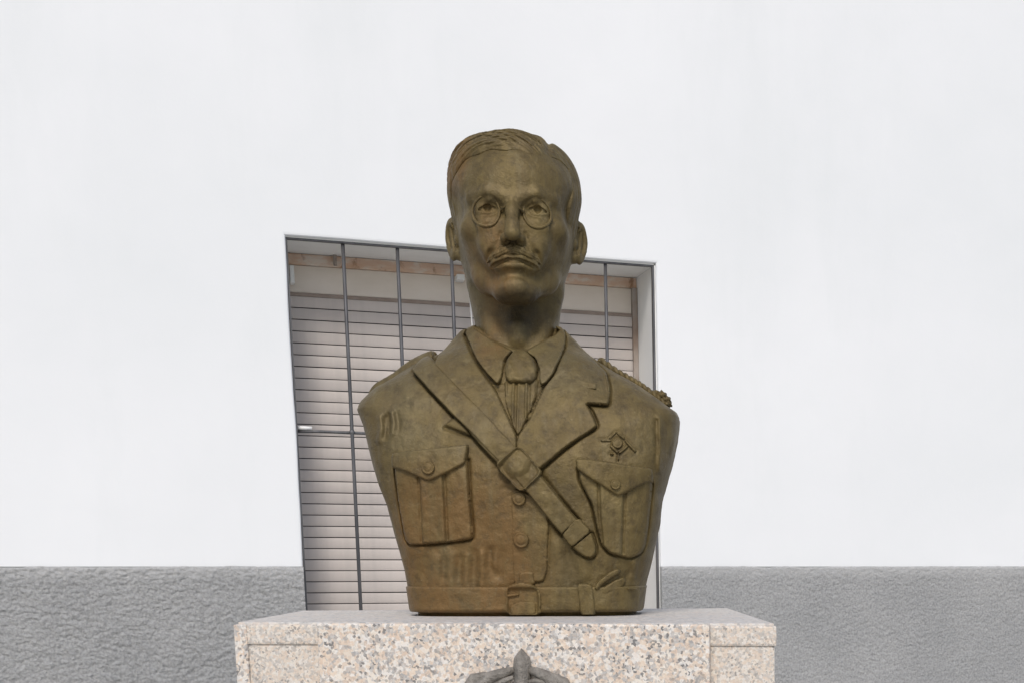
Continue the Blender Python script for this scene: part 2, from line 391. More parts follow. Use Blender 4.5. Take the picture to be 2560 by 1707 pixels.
# bars in front of the window
grille = empty('window_grille', (0, 0, 0), 0, facade)
def tube_obj(name, path, rad, mat, parent, sides=12, closed=False, smooth=True):
    v, f = tube_mesh(path, rad, sides, closed); o = mesh_obj(name, v, f, mat, parent, smooth); return o
GN = 0.026
proto = None
for k in range(1, 7):
    s_ = S0 + (S1 - S0) * k / 7 + (0.003 if k == 1 else 0)
    if proto is None: proto = o = tube_obj('bar', [(0, GN, ZW0), (0, GN, 1.9), (0, GN, 2.3), (0, GN, ZW1 - 0.002)], 0.0061, M['bar'], grille)
    else: o = link(bpy.data.objects.new('bar', proto.data), grille)
    o.location = (s_, 0, 0)
for nm, (a, b, c, d, e, f) in {'frame_top': (S0 + 0.001, S1 - 0.004, 0.014, 0.030, ZW1 - 0.0095, ZW1 - 0.0035), 'frame_side': (S0 + 0.0005, S0 + 0.0065, 0.014, 0.030, ZW0, ZW1 - 0.010), 'frame_side.001': (S1 - 0.0105, S1 - 0.0035, 0.010, 0.030, ZW0, ZW1 - 0.010)}.items():
    bm = bmesh.new(); add_box(bm, a, b, c, d, e, f); bm_obj(nm.split('.')[0], bm, M['bar'], grille, bevel=0.001)
zc = 1.6 + 0.4535
tube_obj('cross_bar', [(S0 + 0.006, GN + 0.012, zc), (0.1, GN + 0.012, zc + 0.002), (0.4, GN + 0.012, zc - 0.001), (0.8, GN + 0.012, zc), (S1 - 0.008, GN + 0.012, zc)], 0.0052, M['bar'], grille)
for k in range(1, 7):
    s_ = S0 + (S1 - S0) * k / 7 + (0.003 if k == 1 else 0)
    bm = bmesh.new(); bmesh.ops.create_uvsphere(bm, u_segments=12, v_segments=8, radius=0.0095); bmesh.ops.scale(bm, vec=(1, 1, 1.15), verts=bm.verts)
    o = bm_obj('collar_joint', bm, M['bar'], grille, True); o.location = (s_, GN + 0.002, zc + 0.002)
tube_obj('end_sleeve', [(S0 + 0.008, GN + 0.010, zc + 0.012), (S0 + 0.034, GN + 0.010, zc + 0.012), (S0 + 0.040, GN + 0.010, zc + 0.012), (S0 + 0.054, GN + 0.010, zc + 0.012)], [0.0066, 0.0066, 0.0056, 0.0058], M['white'], grille)
# cord of the shutter and its little toggle, seen beside the cheek
def on_wall(u, v, n):
    nrm = np.array([WD[1], -WD[0], 0.0]); P = on_plane(u, v, WQ - nrm * n, nrm); return float((P - WQ) @ WD), float(P[2])
a = on_wall(1172, 712, 0.2); b = on_wall(1181, 822, 0.2)
tube_obj('pull_cord', [(a[0], 0.2, a[1] + 0.02), (a[0] * 0.5 + b[0] * 0.5, 0.2, (a[1] + b[1]) / 2), (b[0], 0.2, b[1]), (b[0], 0.2, b[1] - 0.25)], 0.0024, M['white'], shutter)
c0 = on_wall(1150, 694, 0.22)
bm = bmesh.new(); add_box(bm, c0[0] - 0.012, c0[0] + 0.016, 0.212, 0.262, c0[1] - 0.010, c0[1] + 0.010); bm_obj('cord_guide', bm, M['white'], shutter, bevel=0.002)
a = on_wall(729, 660, 0.2); b = on_wall(729, 705, 0.2)
bm = bmesh.new(); add_box(bm, a[0] - 0.006, a[0] + 0.008, 0.22, 0.262, b[1], a[1]); bm_obj('rail_head', bm, M['reveal'], shutter, bevel=0.003)
a = on_wall(838, 648, 0.235)
bm = bmesh.new(); add_box(bm, a[0] - 0.006, a[0] + 0.006, 0.24, 0.265, a[1] - 0.018, a[1] + 0.018); bm_obj('lintel_bracket', bm, M['rail'], shutter, bevel=0.003)

# ================================================================== pedestal
ZT = 1.5233
def on_top(u, v):
    P = on_plane(u, v, np.array([0, 0, ZT]), np.array([0, 0, 1.0])); return np.array([P[0], P[1]])
FL, FR, BR, BL = on_top(585, 1554), on_top(1942, 1557.5), on_top(1819, 1519), on_top(757, 1525)
pc = (FL + FR + BL + BR) / 4
ped = empty('granite_pedestal', (pc[0], pc[1], 0))
tag(ped, 'pink grey granite pedestal with a proud middle panel, carrying the bronze bust', 'pedestal')
FL, FR, BR, BL = FL - pc, FR - pc, BR - pc, BL - pc
fx = (FR - FL) / np.linalg.norm(FR - FL); fn = np.array([fx[1], -fx[0]])          # along the front, and out of the front
W = np.linalg.norm(FR - FL)
P0, P1 = FL + fx * W * (805 - 585) / 1357, FL + fx * W * (1780 - 585) / 1357        # ends of the proud middle panel
CAP = 0.031
inset = 0.003
# top slab: wings' cap, everything at the full outline; the middle panel butts against it from the front
bm = bmesh.new(); add_prism(bm, [tuple(p) for p in (FL, FR, BR, BL)], ZT - CAP, ZT - 0.003)
bm_obj('cap', bm, M['granite_fine'], ped, bevel=0.003)
bm = bmesh.new()
add_prism(bm, [tuple(p) for p in (FL + fx * .004 - fn * .004,  FR - fx * .004 - fn * .004, BR, BL)], ZT - 0.006, ZT)
bm_obj('top_face', bm, M['granite_top'], ped, bevel=0.0015)
cF = lambda p, d, e=0: tuple(p - fn * d + fx * e)
bm = bmesh.new(); add_prism(bm, [cF(FL, inset, inset), cF(FR, inset, -inset), tuple(BR + np.array([-.006, -.006])), tuple(BL + np.array([.006, -.006]))], 0.0, ZT - CAP + 0.001)
bm_obj('body', bm, M['granite_fine'], ped, bevel=0.003)
bm = bmesh.new(); add_prism(bm, [cF(FL, 0.004, -0.0005), cF(FL, -0.002, -0.0005), cF(FL, -0.002, 0.018), cF(FL, 0.004, 0.018)], 0.0, ZT - 0.0035)
bm_obj('corner_strip', bm, M['granite'], ped, bevel=0.002)
bm = bmesh.new(); add_prism(bm, [cF(P0, 0.002), cF(P0, -0.014), cF(P1, -0.014), cF(P1, 0.002)], 0.0, ZT - 0.0005)
bm_obj('front_panel', bm, M['granite'], ped, bevel=0.003)
bm = bmesh.new(); add_prism(bm, [cF(FL, -0.10, -0.10), cF(FR, -0.10, 0.10), tuple(BR + np.array([.1, .1])), tuple(BL + np.array([-.1, .1]))], 0.0, 0.16)
bm_obj('plinth', bm, M['granite_fine'], ped, bevel=0.006)
# cast emblem on the front panel (its tip shows at the foot of the picture)
emb = empty('emblem', (0, 0, 0), 0, ped)
pq = np.array([*((P0 + P1) / 2 + fn * 0.0142), 0]); n3 = np.array([*fn, 0]); x3 = np.array([*fx, 0]); z3 = np.array([0, 0, 1.0])
def on_front(u, v):
    P = on_plane(u, v, pq + np.array([*pc, 0]), n3) - np.array([*pc, 0]); return (P - pq) @ x3, P[2]
def front_pt(a, z, d): return pq + x3 * a + z3 * z + n3 * d
def sweep(pts, rad, flat=1.0, name='wing'):
    path = [front_pt(*on_front(u, v), d) for u, v, d in pts]
    return tube_obj(name, path, rad, M['lead'], emb, 10)
ex0, ez0 = on_front(1306, 1619)
prof = [(0.0, 0.000), (0.0055, -0.006), (0.011, -0.013), (0.0125, -0.024), (0.0115, -0.040), (0.0135, -0.055), (0.016, -0.085), (0.017, -0.20)]
vv, ff = [], []
for r, dz in prof:
    for k in range(16):
        t = 2 * pi * k / 16; vv.append(front_pt(ex0 - 0.001 * 0 + r * cos(t), ez0 + dz, 0.004 + 0.9 * r * max(-0.4, sin(t)) + 0.004 * (abs(cos(t)) < 0.5)))
for i in range(len(prof) - 1):
    for k in range(16): l = (k + 1) % 16; ff.append((i * 16 + k, i * 16 + l, (i + 1) * 16 + l, (i + 1) * 16 + k))
mesh_obj('finial', vv, ff, M['lead'], emb, True)
for pts, rad in (
    ([(1288, 1672, .006), (1262, 1680, .008), (1235, 1690, .008), (1205, 1712, .008), (1190, 1750, .006)], [.004, .007, .009, .010, .009]),
    ([(1288, 1690, .009), (1268, 1698, .011), (1240, 1712, .010), (1215, 1740, .008)], [.003, .004, .005, .005]),
    ([(1255, 1686, .004), (1215, 1688, .006), (1188, 1694, .006), (1178, 1715, .006), (1172, 1760, .006)], [.003, .006, .008, .010, .010]),
    ([(1228, 1692, .010), (1227, 1704, .012), (1222, 1730, .010)], [.002, .003, .003]),
    ([(1322, 1672, .006), (1345, 1678, .008), (1372, 1690, .008), (1395, 1712, .008), (1410, 1750, .006)], [.004, .007, .009, .010, .009]),
    ([(1325, 1703, .009), (1342, 1699, .011), (1362, 1703, .010), (1385, 1730, .008)], [.003, .004, .005, .004]),
    ([(1350, 1682, .004), (1385, 1690, .006), (1412, 1704, .006), (1425, 1730, .006), (1430, 1760, .006)], [.003, .006, .008, .009, .009])):
    sweep(pts, rad)
bm = bmesh.new(); zz = ez0 - 0.05
shield = [(-0.085, -0.03), (-0.06, -0.012), (0, -0.004), (0.06, -0.012), (0.085, -0.03), (0.09, -0.16), (0.06, -0.24), (0, -0.29), (-0.06, -0.24), (-0.09, -0.16)]
lo = [bm.verts.new(front_pt(ex0 + a, zz + z, 0.0)) for a, z in shield]; hi = [bm.verts.new(front_pt(ex0 + a * .97, zz + z, 0.006)) for a, z in shield]
bm.faces.new(hi)
for i in range(len(shield)): j = (i + 1) % len(shield); bm.faces.new((lo[i], lo[j], hi[j], hi[i]))
bm_obj('shield', bm, M['lead'], emb)

# ================================================================== bronze bust
B0 = np.array([-0.441, 2.40, ZT]); BA = radians(4)
bust = empty('bronze_bust', (B0[0], B0[1], B0[2]), BA)
tag(bust, 'bronze bust of a moustached man in pince-nez and belted uniform tunic, standing on the pedestal', 'bust')
bex = np.array([cos(BA), sin(BA), 0]); bey = np.array([-sin(BA), cos(BA), 0])
def loc_xz(u, v, y):
    P = on_plane(u, v, B0 + bey * y, bey); d = P - B0; return float(d @ bex), float(d[2])
# --- torso: front outline read from the photo, depth from a tailored block
left_px = [(1028.7,1536),(1021,1478),(1012,1423),(990,1343),(969,1263.7),(947.5,1208.6),(932,1160),(916,1098),(906,1062),(897.5,1028),(903,1018),(911.5,1008),(930,992),(947,976),(989,952),(1025,921),(1059,900),(1091,889),(1120,860),(1153,824),(1175,812)]
right_px = [(1601,1535),(1609,1472),(1626,1401),(1647,1303),(1656.5,1233),(1678,1156.5),(1692,1098),(1697,1060),(1698,1042),(1693,1032),(1672,1019),(1650,1003),(1606,972),(1578,955),(1544,936),(1512,913),(1474,887),(1454,867),(1437,848),(1415,828),(1398,812)]
def side_y(v): return -0.015 - 0.04 * min(1.0, max(0.0, (v - 1000) / 60))      # depth at which the flank shows against the background
LZ = np.array([loc_xz(u, v, side_y(v)) for u, v in left_px]); RZ = np.array([loc_xz(u, v, side_y(v)) for u, v in right_px])
def mono(A):
    o = np.argsort(A[:, 1]); return A[o]
LZ, RZ = mono(LZ), mono(RZ)
ZTOP = min(LZ[-1, 1], RZ[-1, 1])
ftab = (np.array([-.01, .05, .12, .18, .23, .28, .33, .37, .40, .42, .445, .47]), np.array([.136, .139, .148, .153, .153, .143, .122, .098, .078, .050, .026, .018]))
btab = (np.array([-.01, .10, .20, .30, .36, .40, .47]), np.array([.095, .105, .115, .115, .10, .085, .07]))
def smooth_interp(z, xs, ys):
    return np.interp(z, xs, ys)
def wl(z): return -np.interp(z, LZ[:, 1], LZ[:, 0])
def wr(z): return np.interp(z, RZ[:, 1], RZ[:, 0])
def fdep(z):                                    # smoothed front depth
    return sum(np.interp(z + d, *ftab) for d in (-.02, -.01, 0, .01, .02)) / 5
def bdep(z): return np.interp(z, *btab)
def nexp(z): return 4.1 - 2.05 * np.clip((np.asarray(z) - 0.37) / 0.05, 0, 1)
def Fy(x, z):
    x = np.asarray(x, float); z = np.asarray(z, float)
    c = (wr(z) - wl(z)) / 2; h = (wr(z) + wl(z)) / 2
    t = np.clip(np.abs(x - c) / h, 0, 1)
    n = nexp(z); return -fdep(z) * (1 - t ** n) ** (1 / n)
def P2(pts, lift=0.006):
    """Photo points -> (x, z) on the chest surface."""
    out = []
    for u, v in pts:
        y = -0.13
        for _ in range(8): x, z = loc_xz(u, v, y); y = float(Fy(x, z)) - lift
        out.append((x, z))
    return np.array(out)
def seg_dist(X, Z, poly, closed):
    best = np.full(X.shape, 1e9); nx_ = np.zeros(X.shape); nz_ = np.zeros(X.shape)
    n = len(poly); m = n if closed else n - 1
    for i in range(m):
        a = poly[i]; b = poly[(i + 1) % n]; d = b - a; L2 = d @ d + 1e-12
        t = np.clip(((X - a[0]) * d[0] + (Z - a[1]) * d[1]) / L2, 0, 1)
        qx = a[0] + t * d[0]; qz = a[1] + t * d[1]; dd = np.hypot(X - qx, Z - qz)
        k = dd < best; best = np.where(k, dd, best); nx_ = np.where(k, qx, nx_); nz_ = np.where(k, qz, nz_)
    return best, nx_, nz_
def inside(X, Z, poly):
    r = np.zeros(X.shape, bool); n = len(poly)
    for i in range(n):
        a = poly[i]; b = poly[(i + 1) % n]
        c = ((a[1] > Z) != (b[1] > Z)) & (X < (b[0] - a[0]) * (Z - a[1]) / (b[1] - a[1] + 1e-15) + a[0]); r ^= c
    return r
def round_poly(P, it=1):
    P = np.asarray(P)
    for _ in range(it):
        Q = []
        for i in range(len(P)):
            a = P[i]; b = P[(i + 1) % len(P)]; Q += [a * .86 + b * .14, a * .14 + b * .86]
        P = np.array(Q)
    return P
grooves = []; folds = []
def relief(name, poly, thick, parent, bevel=0.003, base=0.0, extra=None, cell=0.0016, groove=0.0022, rnd=1, sink=0.002):
    poly = round_poly(poly, rnd)
    lo = poly.min(0) - cell * 2; hi = poly.max(0) + cell * 2
    xs = np.arange(lo[0], hi[0], cell); zs = np.arange(lo[1], hi[1], cell)
    X, Z = np.meshgrid(xs, zs, indexing='ij')
    d, qx, qz = seg_dist(X, Z, poly, True); ins = inside(X, Z, poly); sd = np.where(ins, d, -d)
    near = np.abs(sd) < cell * 0.62
    X = np.where(near, qx, X); Z = np.where(near, qz, Z); sd = np.where(near, 0, sd)
    t = np.clip(sd / (bevel * 0.75), 0, 1); h = base + (thick * 1.2) * np.sqrt(1 - (1 - t) ** 2)
    if extra is not None: h = h + extra(X, Z) * np.clip(sd / 0.004, 0, 1)
    h += (value_noise(X, Z, 120, 3, 2) * 0.0012 + value_noise(X, Z, 42, 13, 3) * 0.0022) * t
    h = np.where(sd <= 0, base - sink, h)
    keep = sd >= 0
    Y = Fy(X, Z) - h
    nx, nz = X.shape; idx = np.full(X.shape, -1); 
    cellk = keep[:-1, :-1] & keep[1:, :-1] & keep[1:, 1:] & keep[:-1, 1:]
    tri1 = []
    used = np.zeros(X.shape, bool)
    for di, dj in ((0, 0), (1, 0), (1, 1), (0, 1)): used[di:nx - 1 + di, dj:nz - 1 + dj] |= cellk
    cnt = keep[:-1, :-1].astype(int) + keep[1:, :-1] + keep[1:, 1:] + keep[:-1, 1:]
    three = np.argwhere(cnt == 3)
    for i, j in three:
        for di, dj in ((0, 0), (1, 0), (1, 1), (0, 1)):
            if keep[i + di, j + dj]: used[i + di, j + dj] = True
    idx[used] = np.arange(used.sum())
    V = np.stack([X[used], Y[used], Z[used]], 1)
    ci, cj = np.nonzero(cellk)
    Fq = [tuple(f) for f in np.stack([idx[ci, cj], idx[ci + 1, cj], idx[ci + 1, cj + 1], idx[ci, cj + 1]], 1).tolist()]
    for i, j in three:
        Fq.append(tuple(int(idx[i + di, j + dj]) for di, dj in ((0, 0), (1, 0), (1, 1), (0, 1)) if keep[i + di, j + dj]))
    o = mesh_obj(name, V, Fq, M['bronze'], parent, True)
    if groove and base == 0: grooves.append((poly, True, groove * 1.7, 0.0024))
    return o
def disc(name, u, v, rpx, thick, parent, base=0.0, ring=True):
    c = P2([(u, v)])[0]; r = rpx / 1560
    poly = np.array([(c[0] + r * cos(t), c[1] + r * sin(t)) for t in np.linspace(0, 2 * pi, 24, endpoint=False)])
    ex = (lambda X, Z: -0.0014 * np.exp(-((np.hypot(X - c[0], Z - c[1]) - r * 0.62) / (r * 0.16)) ** 2)) if ring else None
    return relief(name, poly, thick, parent, bevel=r * 0.35, base=base, extra=ex, cell=0.0011, groove=0.0016, rnd=0)
def bar_poly(a, b, w):
    a = np.asarray(a, float); b = np.asarray(b, float); d = (b - a) / np.linalg.norm(b - a); n = np.array([-d[1], d[0]]) * w / 2
    return np.array([a + n, b + n, b - n, a - n])
def ridge(pts, amp, sig): folds.append((P2(pts), amp, sig / 1560))

# shirt front, tie, collar
tie = relief('tie', P2([(1258, 945), (1346, 942), (1344, 985), (1322, 1035), (1296, 1092), (1282, 1070), (1262, 1010)]), 0.0035, bust, bevel=0.006, groove=0,
    extra=lambda X, Z: 0.0017 * np.sin((X - 0.0) * 620) * np.clip((Z - 0.275) / 0.04, 0, 1) + 0.001 * np.sin(X * 980 + 1.1))
relief('tie_knot', P2([(1284, 874), (1316, 875), (1336, 894), (1346, 922), (1341, 948), (1332, 958), (1300, 957), (1272, 957), (1262, 945), (1259, 922), (1266, 896)]), 0.0125, tie, bevel=0.012, groove=0.002, rnd=1, sink=.006,
    extra=lambda X, Z: 0.001 * np.sin(X * 330 + Z * 180))
relief('shirt_collar', P2([(1183, 816), (1205, 832), (1240, 854), (1283, 875), (1276, 884), (1263, 898), (1259, 925), (1256, 944), (1246, 960), (1238, 958), (1212, 930), (1190, 900), (1172, 858), (1161, 836), (1165, 822)]), 0.0085, bust, bevel=0.004, groove=0.003, sink=.008)
relief('shirt_collar', P2([(1408, 818), (1386, 838), (1356, 852), (1313, 877), (1322, 886), (1338, 897), (1347, 924), (1347, 950), (1352, 964), (1366, 958), (1384, 936), (1404, 893), (1414, 862), (1417, 836)]), 0.0085, bust, bevel=0.004, groove=0.003, sink=.008)
# lapels
def lap_noise(X, Z): return value_noise(X, Z, 45, 8, 3) * 0.003
lapR = [(1407, 818), (1424, 836), (1440, 852), (1462, 878), (1492, 906), (1516, 930), (1525, 970), (1522, 1012), (1494, 1011), (1466, 1008), (1478, 1026), (1488, 1048), (1493, 1064), (1480, 1075), (1452, 1092), (1425, 1110), (1400, 1130), (1377, 1150), (1350, 1172), (1330, 1190), (1300, 1165), (1288, 1110), (1294, 1086), (1321, 1050), (1341, 1004), (1359, 967), (1386, 934), (1412, 875), (1416, 848)]
lr0 = P2([(1478, 950), (1520, 1000)])
def lap_fade(X, Z): return lap_noise(X, Z) - 0.0088 * np.clip((X - lr0[0, 0] + 0.004) / 0.026, 0, 1) * np.clip((Z - lr0[1, 1]) / 0.016, 0, 1)
lapel_r = relief('lapel', P2(lapR), 0.0075, bust, bevel=0.004, extra=lap_fade, groove=0.0045, sink=.004)
lapL = [(1172, 820), (1153, 826), (1120, 862), (1092, 893), (1080, 925), (1100, 975), (1140, 1030), (1160, 1058), (1176, 1086), (1215, 1130), (1250, 1165), (1292, 1140), (1294, 1092), (1270, 1036), (1240, 972), (1197, 917), (1170, 862), (1160, 838)]
lapel_l = relief('lapel', P2(lapL), 0.0098, bust, bevel=0.004, extra=lap_noise, groove=0.0035, sink=.004)
relief('lapel_tip', P2([(1108, 1062), (1140, 1074), (1176, 1088), (1166, 1066), (1140, 1040), (1122, 1046)]), 0.0040, lapel_l, bevel=0.010, groove=0, rnd=1)
relief('collar_badge', P2([(1464, 954), (1491, 954), (1491, 972), (1464, 972)]), 0.0012, lapel_r, bevel=0.002, base=0.0075, rnd=0, cell=.0013, extra=lambda X, Z: -0.0008 + 0 * X)
relief('buttonhole', P2(bar_poly((1468, 1003), (1519, 1006), 7)), 0.0022, lapel_r, bevel=0.002, base=0.0075, rnd=0, cell=.0012)
# cross strap over the chest, with buckle, keeper and tip
strap_axis = [(1050, 905), (1100, 960), (1148, 1011), (1198, 1060), (1245, 1110), (1292, 1160), (1345, 1222), (1400, 1290), (1425, 1318)]
ax = np.array(strap_axis, float); tg = np.gradient(ax, axis=0); tg /= np.linalg.norm(tg, axis=1)[:, None]; nr = np.stack([-tg[:, 1], tg[:, 0]], 1)
hw = np.array([30, 31, 31, 31, 31, 29, 28, 28, 28.0])[:, None]
strap = relief('cross_strap', P2(np.vstack([ax + nr * hw, (ax - nr * hw)[::-1]]), 0.012), 0.0115, bust, bevel=0.0035, groove=0.004, rnd=0, sink=.004,
    extra=lambda X, Z: value_noise(X, Z, 50, 21, 3) * 0.0025)
relief('strap_keeper', P2([(1401, 1335), (1443, 1290), (1480, 1326), (1428, 1370)], .014), 0.0030, strap, bevel=0.003, base=0.0110, sink=.011)
relief('strap_tip', P2([(1428, 1366), (1478, 1326), (1490, 1362), (1490, 1384), (1478, 1395), (1462, 1392), (1440, 1378)], .01), 0.0095, strap, bevel=0.004, groove=.003)
bk_o = P2([(1240, 1152), (1290, 1112), (1306, 1118), (1352, 1172), (1352, 1188), (1312, 1226), (1294, 1226), (1240, 1168)], .018)
buckle = relief('strap_buckle', bk_o, 0.0085, strap, bevel=0.0035, base=0.0105, sink=.010,
    extra=lambda X, Z, c=bk_o.mean(0): -0.0085 * (np.clip(1.25 - np.maximum(np.abs((X - c[0]) * .7 + (Z - c[1]) * .714), np.abs((X - c[0]) * .714 - (Z - c[1]) * .7)) / 0.0215, 0, .22) / .22)
    + 0.0055 * np.clip(1.0 - np.hypot(X - c[0] + .004, Z - c[1] - .006) / 0.022, 0, .5) * 2)
grooves.append((bk_o, True, 0.003, 0.003))
# tunic front: placket edge, buttons, waist tab
relief('placket', P2([(1276, 1215), (1340, 1240), (1372, 1290), (1366, 1450), (1300, 1462), (1283, 1462), (1278, 1350)]), 0.0022, bust, bevel=0.002, groove=0.0018, rnd=1)
disc('button', 1297, 1246, 17, 0.0055, bust, base=0.002); disc('button', 1302.5, 1349, 20, 0.006, bust, base=0.002)
relief('waist_tab', P2([(1296, 1428), (1334, 1426), (1338, 1462), (1296, 1462)]), 0.0035, bust, bevel=0.003, base=0.002)
# pockets
def pleat(lines, step):
    L_ = [P2(l) for l in lines]
    def f(X, Z):
        r = np.zeros(X.shape)
        for l, s in zip(L_, step):
            xl = np.interp(Z, l[::-1, 1], l[::-1, 0]); dx = X - xl
            r += -0.0055 * np.exp(-(dx / 0.0022) ** 2) + s * 0.0022 * np.clip(dx / 0.004, -1, 1) * np.exp(-(dx / 0.014) ** 2)
        return r + value_noise(X, Z * .4, 70, 5, 3) * 0.0035
    return f
pk = relief('pocket', P2([(984, 1150), (1168, 1140), (1171, 1200), (1175, 1264), (1181, 1330), (1180, 1346), (1134, 1353), (1073, 1359), (1022, 1361), (1011, 1348), (996, 1264), (986, 1185)]), 0.0065, bust, bevel=0.005, groove=0.0045,
    extra=pleat([[(1047, 1205), (1051, 1280), (1054, 1358)], [(1110, 1190), (1114, 1270), (1118, 1352)]], [1, -1]))
pk['label'] = 'pleated breast pocket stained brown'
relief('pocket_flap', P2([(977, 1130), (1010, 1125), (1073, 1117), (1120, 1112), (1171, 1107), (1169, 1130), (1163, 1158), (1140, 1170), (1110, 1186), (1082, 1199), (1070, 1203), (1056, 1198), (1024, 1183), (1000, 1174), (978, 1169), (976, 1150)], .014), 0.0075, pk, bevel=0.006, base=0.0062, sink=.011, rnd=1)
disc('flap_button', 1073, 1169, 17, 0.0052, pk, base=0.0145)
pk2 = relief('pocket', P2([(1445, 1165), (1620, 1190), (1631, 1205), (1627, 1251), (1621, 1310), (1614, 1362), (1602, 1383), (1575, 1395), (1525, 1383), (1503, 1362), (1492, 1320), (1480, 1260), (1448, 1200)]), 0.0065, bust, bevel=0.005, groove=0.0045,
    extra=pleat([[(1497, 1215), (1498, 1280), (1506, 1360)], [(1562, 1230), (1560, 1300), (1557, 1390)]], [1, -1]))
relief('pocket_flap', P2([(1436, 1143), (1470, 1144), (1512, 1149), (1575, 1160), (1630, 1168), (1634, 1185), (1633, 1206), (1617, 1206), (1574, 1228), (1556, 1236), (1545, 1240), (1532, 1233), (1512, 1219), (1464, 1191), (1440, 1172)], .014), 0.0075, pk2, bevel=0.006, base=0.0062, sink=.011)
disc('flap_button', 1540, 1211, 13, 0.0046, pk2, base=0.0145)
# chest badge: a wreath of darts round a small core
bd = empty('chest_badge', (0, 0, 0), 0, bust)
for a, b, w_ in (((1500, 1098), (1528, 1099), 8), ((1522, 1096), (1540, 1078), 7), ((1540, 1078), (1562, 1096), 7), ((1524, 1110), (1545, 1130), 9), ((1546, 1132), (1570, 1112), 8), ((1562, 1098), (1590, 1128), 8), ((1545, 1132), (1546, 1150), 5), ((1524, 1132), (1534, 1134), 6)):
    relief('badge_dart', P2(bar_poly(a, b, w_)), 0.0024, bd, bevel=0.003, cell=.0011, groove=0.0008, rnd=1)
disc('badge_core', 1543, 1106, 13, 0.0026, bd)
# belt: raised band round the waist with buckle and keepers
th = np.concatenate([np.linspace(pi, 2 * pi, 520, endpoint=False), np.linspace(0, pi, 110, endpoint=False)])
def section(z, off, tt=th):
    c = (wr(z) - wl(z)) / 2; h = (wr(z) + wl(z)) / 2 + (off if off < 0 else off * 0.25); f = fdep(z) + off; b = bdep(z) + off
    cs, sn = np.cos(tt), np.sin(tt); n = float(nexp(z))
    return c + h * np.sign(cs) * np.abs(cs) ** (2 / n), np.where(sn < 0, -f * np.abs(sn) ** (2 / n), b * np.abs(sn) ** (2 / n))
def loft(rows, name, parent, disp=None, cap=True):
    V = []
    for z, off in rows:
        x, y = section(z, off); V.append(np.stack([x, y, np.full_like(x, z)], 1))
    V = np.array(V); nr_, nc = V.shape[:2]
    if disp is not None: V = disp(V)
    i = np.arange((nr_ - 1) * nc); r = i // nc; c = i % nc; a = r * nc + c; b = r * nc + (c + 1) % nc
    F4 = np.stack([a, b, b + nc, a + nc], 1)
    Vf = V.reshape(-1, 3); fl = [tuple(f) for f in F4.tolist()]
    if cap: fl += [tuple(range(nc))[::-1], tuple((nr_ - 1) * nc + k for k in range(nc))]
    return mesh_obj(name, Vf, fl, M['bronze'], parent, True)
BZ = 0.0462
def belt_disp(V):
    front = V[:, :, 1] < -0.02
    V[:, :, 1] -= np.where(front, value_noise(V[:, :, 0], V[:, :, 2], 55, 31, 3) * 0.0035, 0)
    return V
belt = loft([(0.006, -0.004), (0.0062, 0.003), (0.008, 0.0052)] + [(z, 0.0075) for z in np.linspace(.010, BZ - .003, 18)] + [(BZ - 0.0012, 0.0068), (BZ, 0.002), (BZ, -0.006)], 'belt', bust, belt_disp)
bk2 = P2([(1264, 1537), (1264, 1475), (1272, 1463), (1290, 1456), (1308, 1453), (1328, 1458), (1344, 1468), (1353, 1480), (1354, 1537)])
c2 = P2([(1308, 1500)])[0]
relief('belt_buckle', bk2, 0.0065, belt, bevel=0.0025, base=0.0075, sink=.003, rnd=1,
    extra=lambda X, Z: -0.0072 * np.clip((1 - np.maximum(np.abs(X - c2[0]) / .0265, np.clip((Z - c2[1]) / .021, -1, 9))) * 5, 0, 1))
relief('belt_buckle_prong', P2(bar_poly((1266, 1489), (1300, 1484), 9)), 0.0045, belt, bevel=0.003, base=0.0075, cell=.0012)
relief('belt_tongue', P2([(1274, 1537), (1274, 1512), (1300, 1500), (1342, 1502), (1342, 1537)]), 0.004, belt, bevel=0.004, base=0.0065, sink=.003)
relief('belt_keeper', P2([(1442, 1457), (1478, 1458), (1484, 1470), (1488, 1500), (1489, 1537), (1452, 1537), (1446, 1500)]), 0.0045, belt, bevel=0.003, base=0.0072, sink=.0045)
relief('belt_hook', P2([(1484, 1470), (1490, 1456), (1502, 1444), (1522, 1428), (1544, 1418), (1553, 1424), (1548, 1434), (1528, 1446), (1506, 1462), (1494, 1478)]), 0.0085, belt, bevel=0.005, base=0.002, cell=.0013, sink=.004)
relief('belt_hook', P2([(1500, 1478), (1512, 1462), (1540, 1446), (1560, 1440), (1566, 1452), (1556, 1468), (1534, 1480), (1508, 1488)]), 0.0050, belt, bevel=0.006, base=0.002, cell=.0013, sink=.004)
relief('belt_keeper', P2([(1568, 1466), (1597, 1467), (1596, 1476), (1568, 1475)]), 0.005, belt, bevel=0.003, base=0.0072, sink=.004)

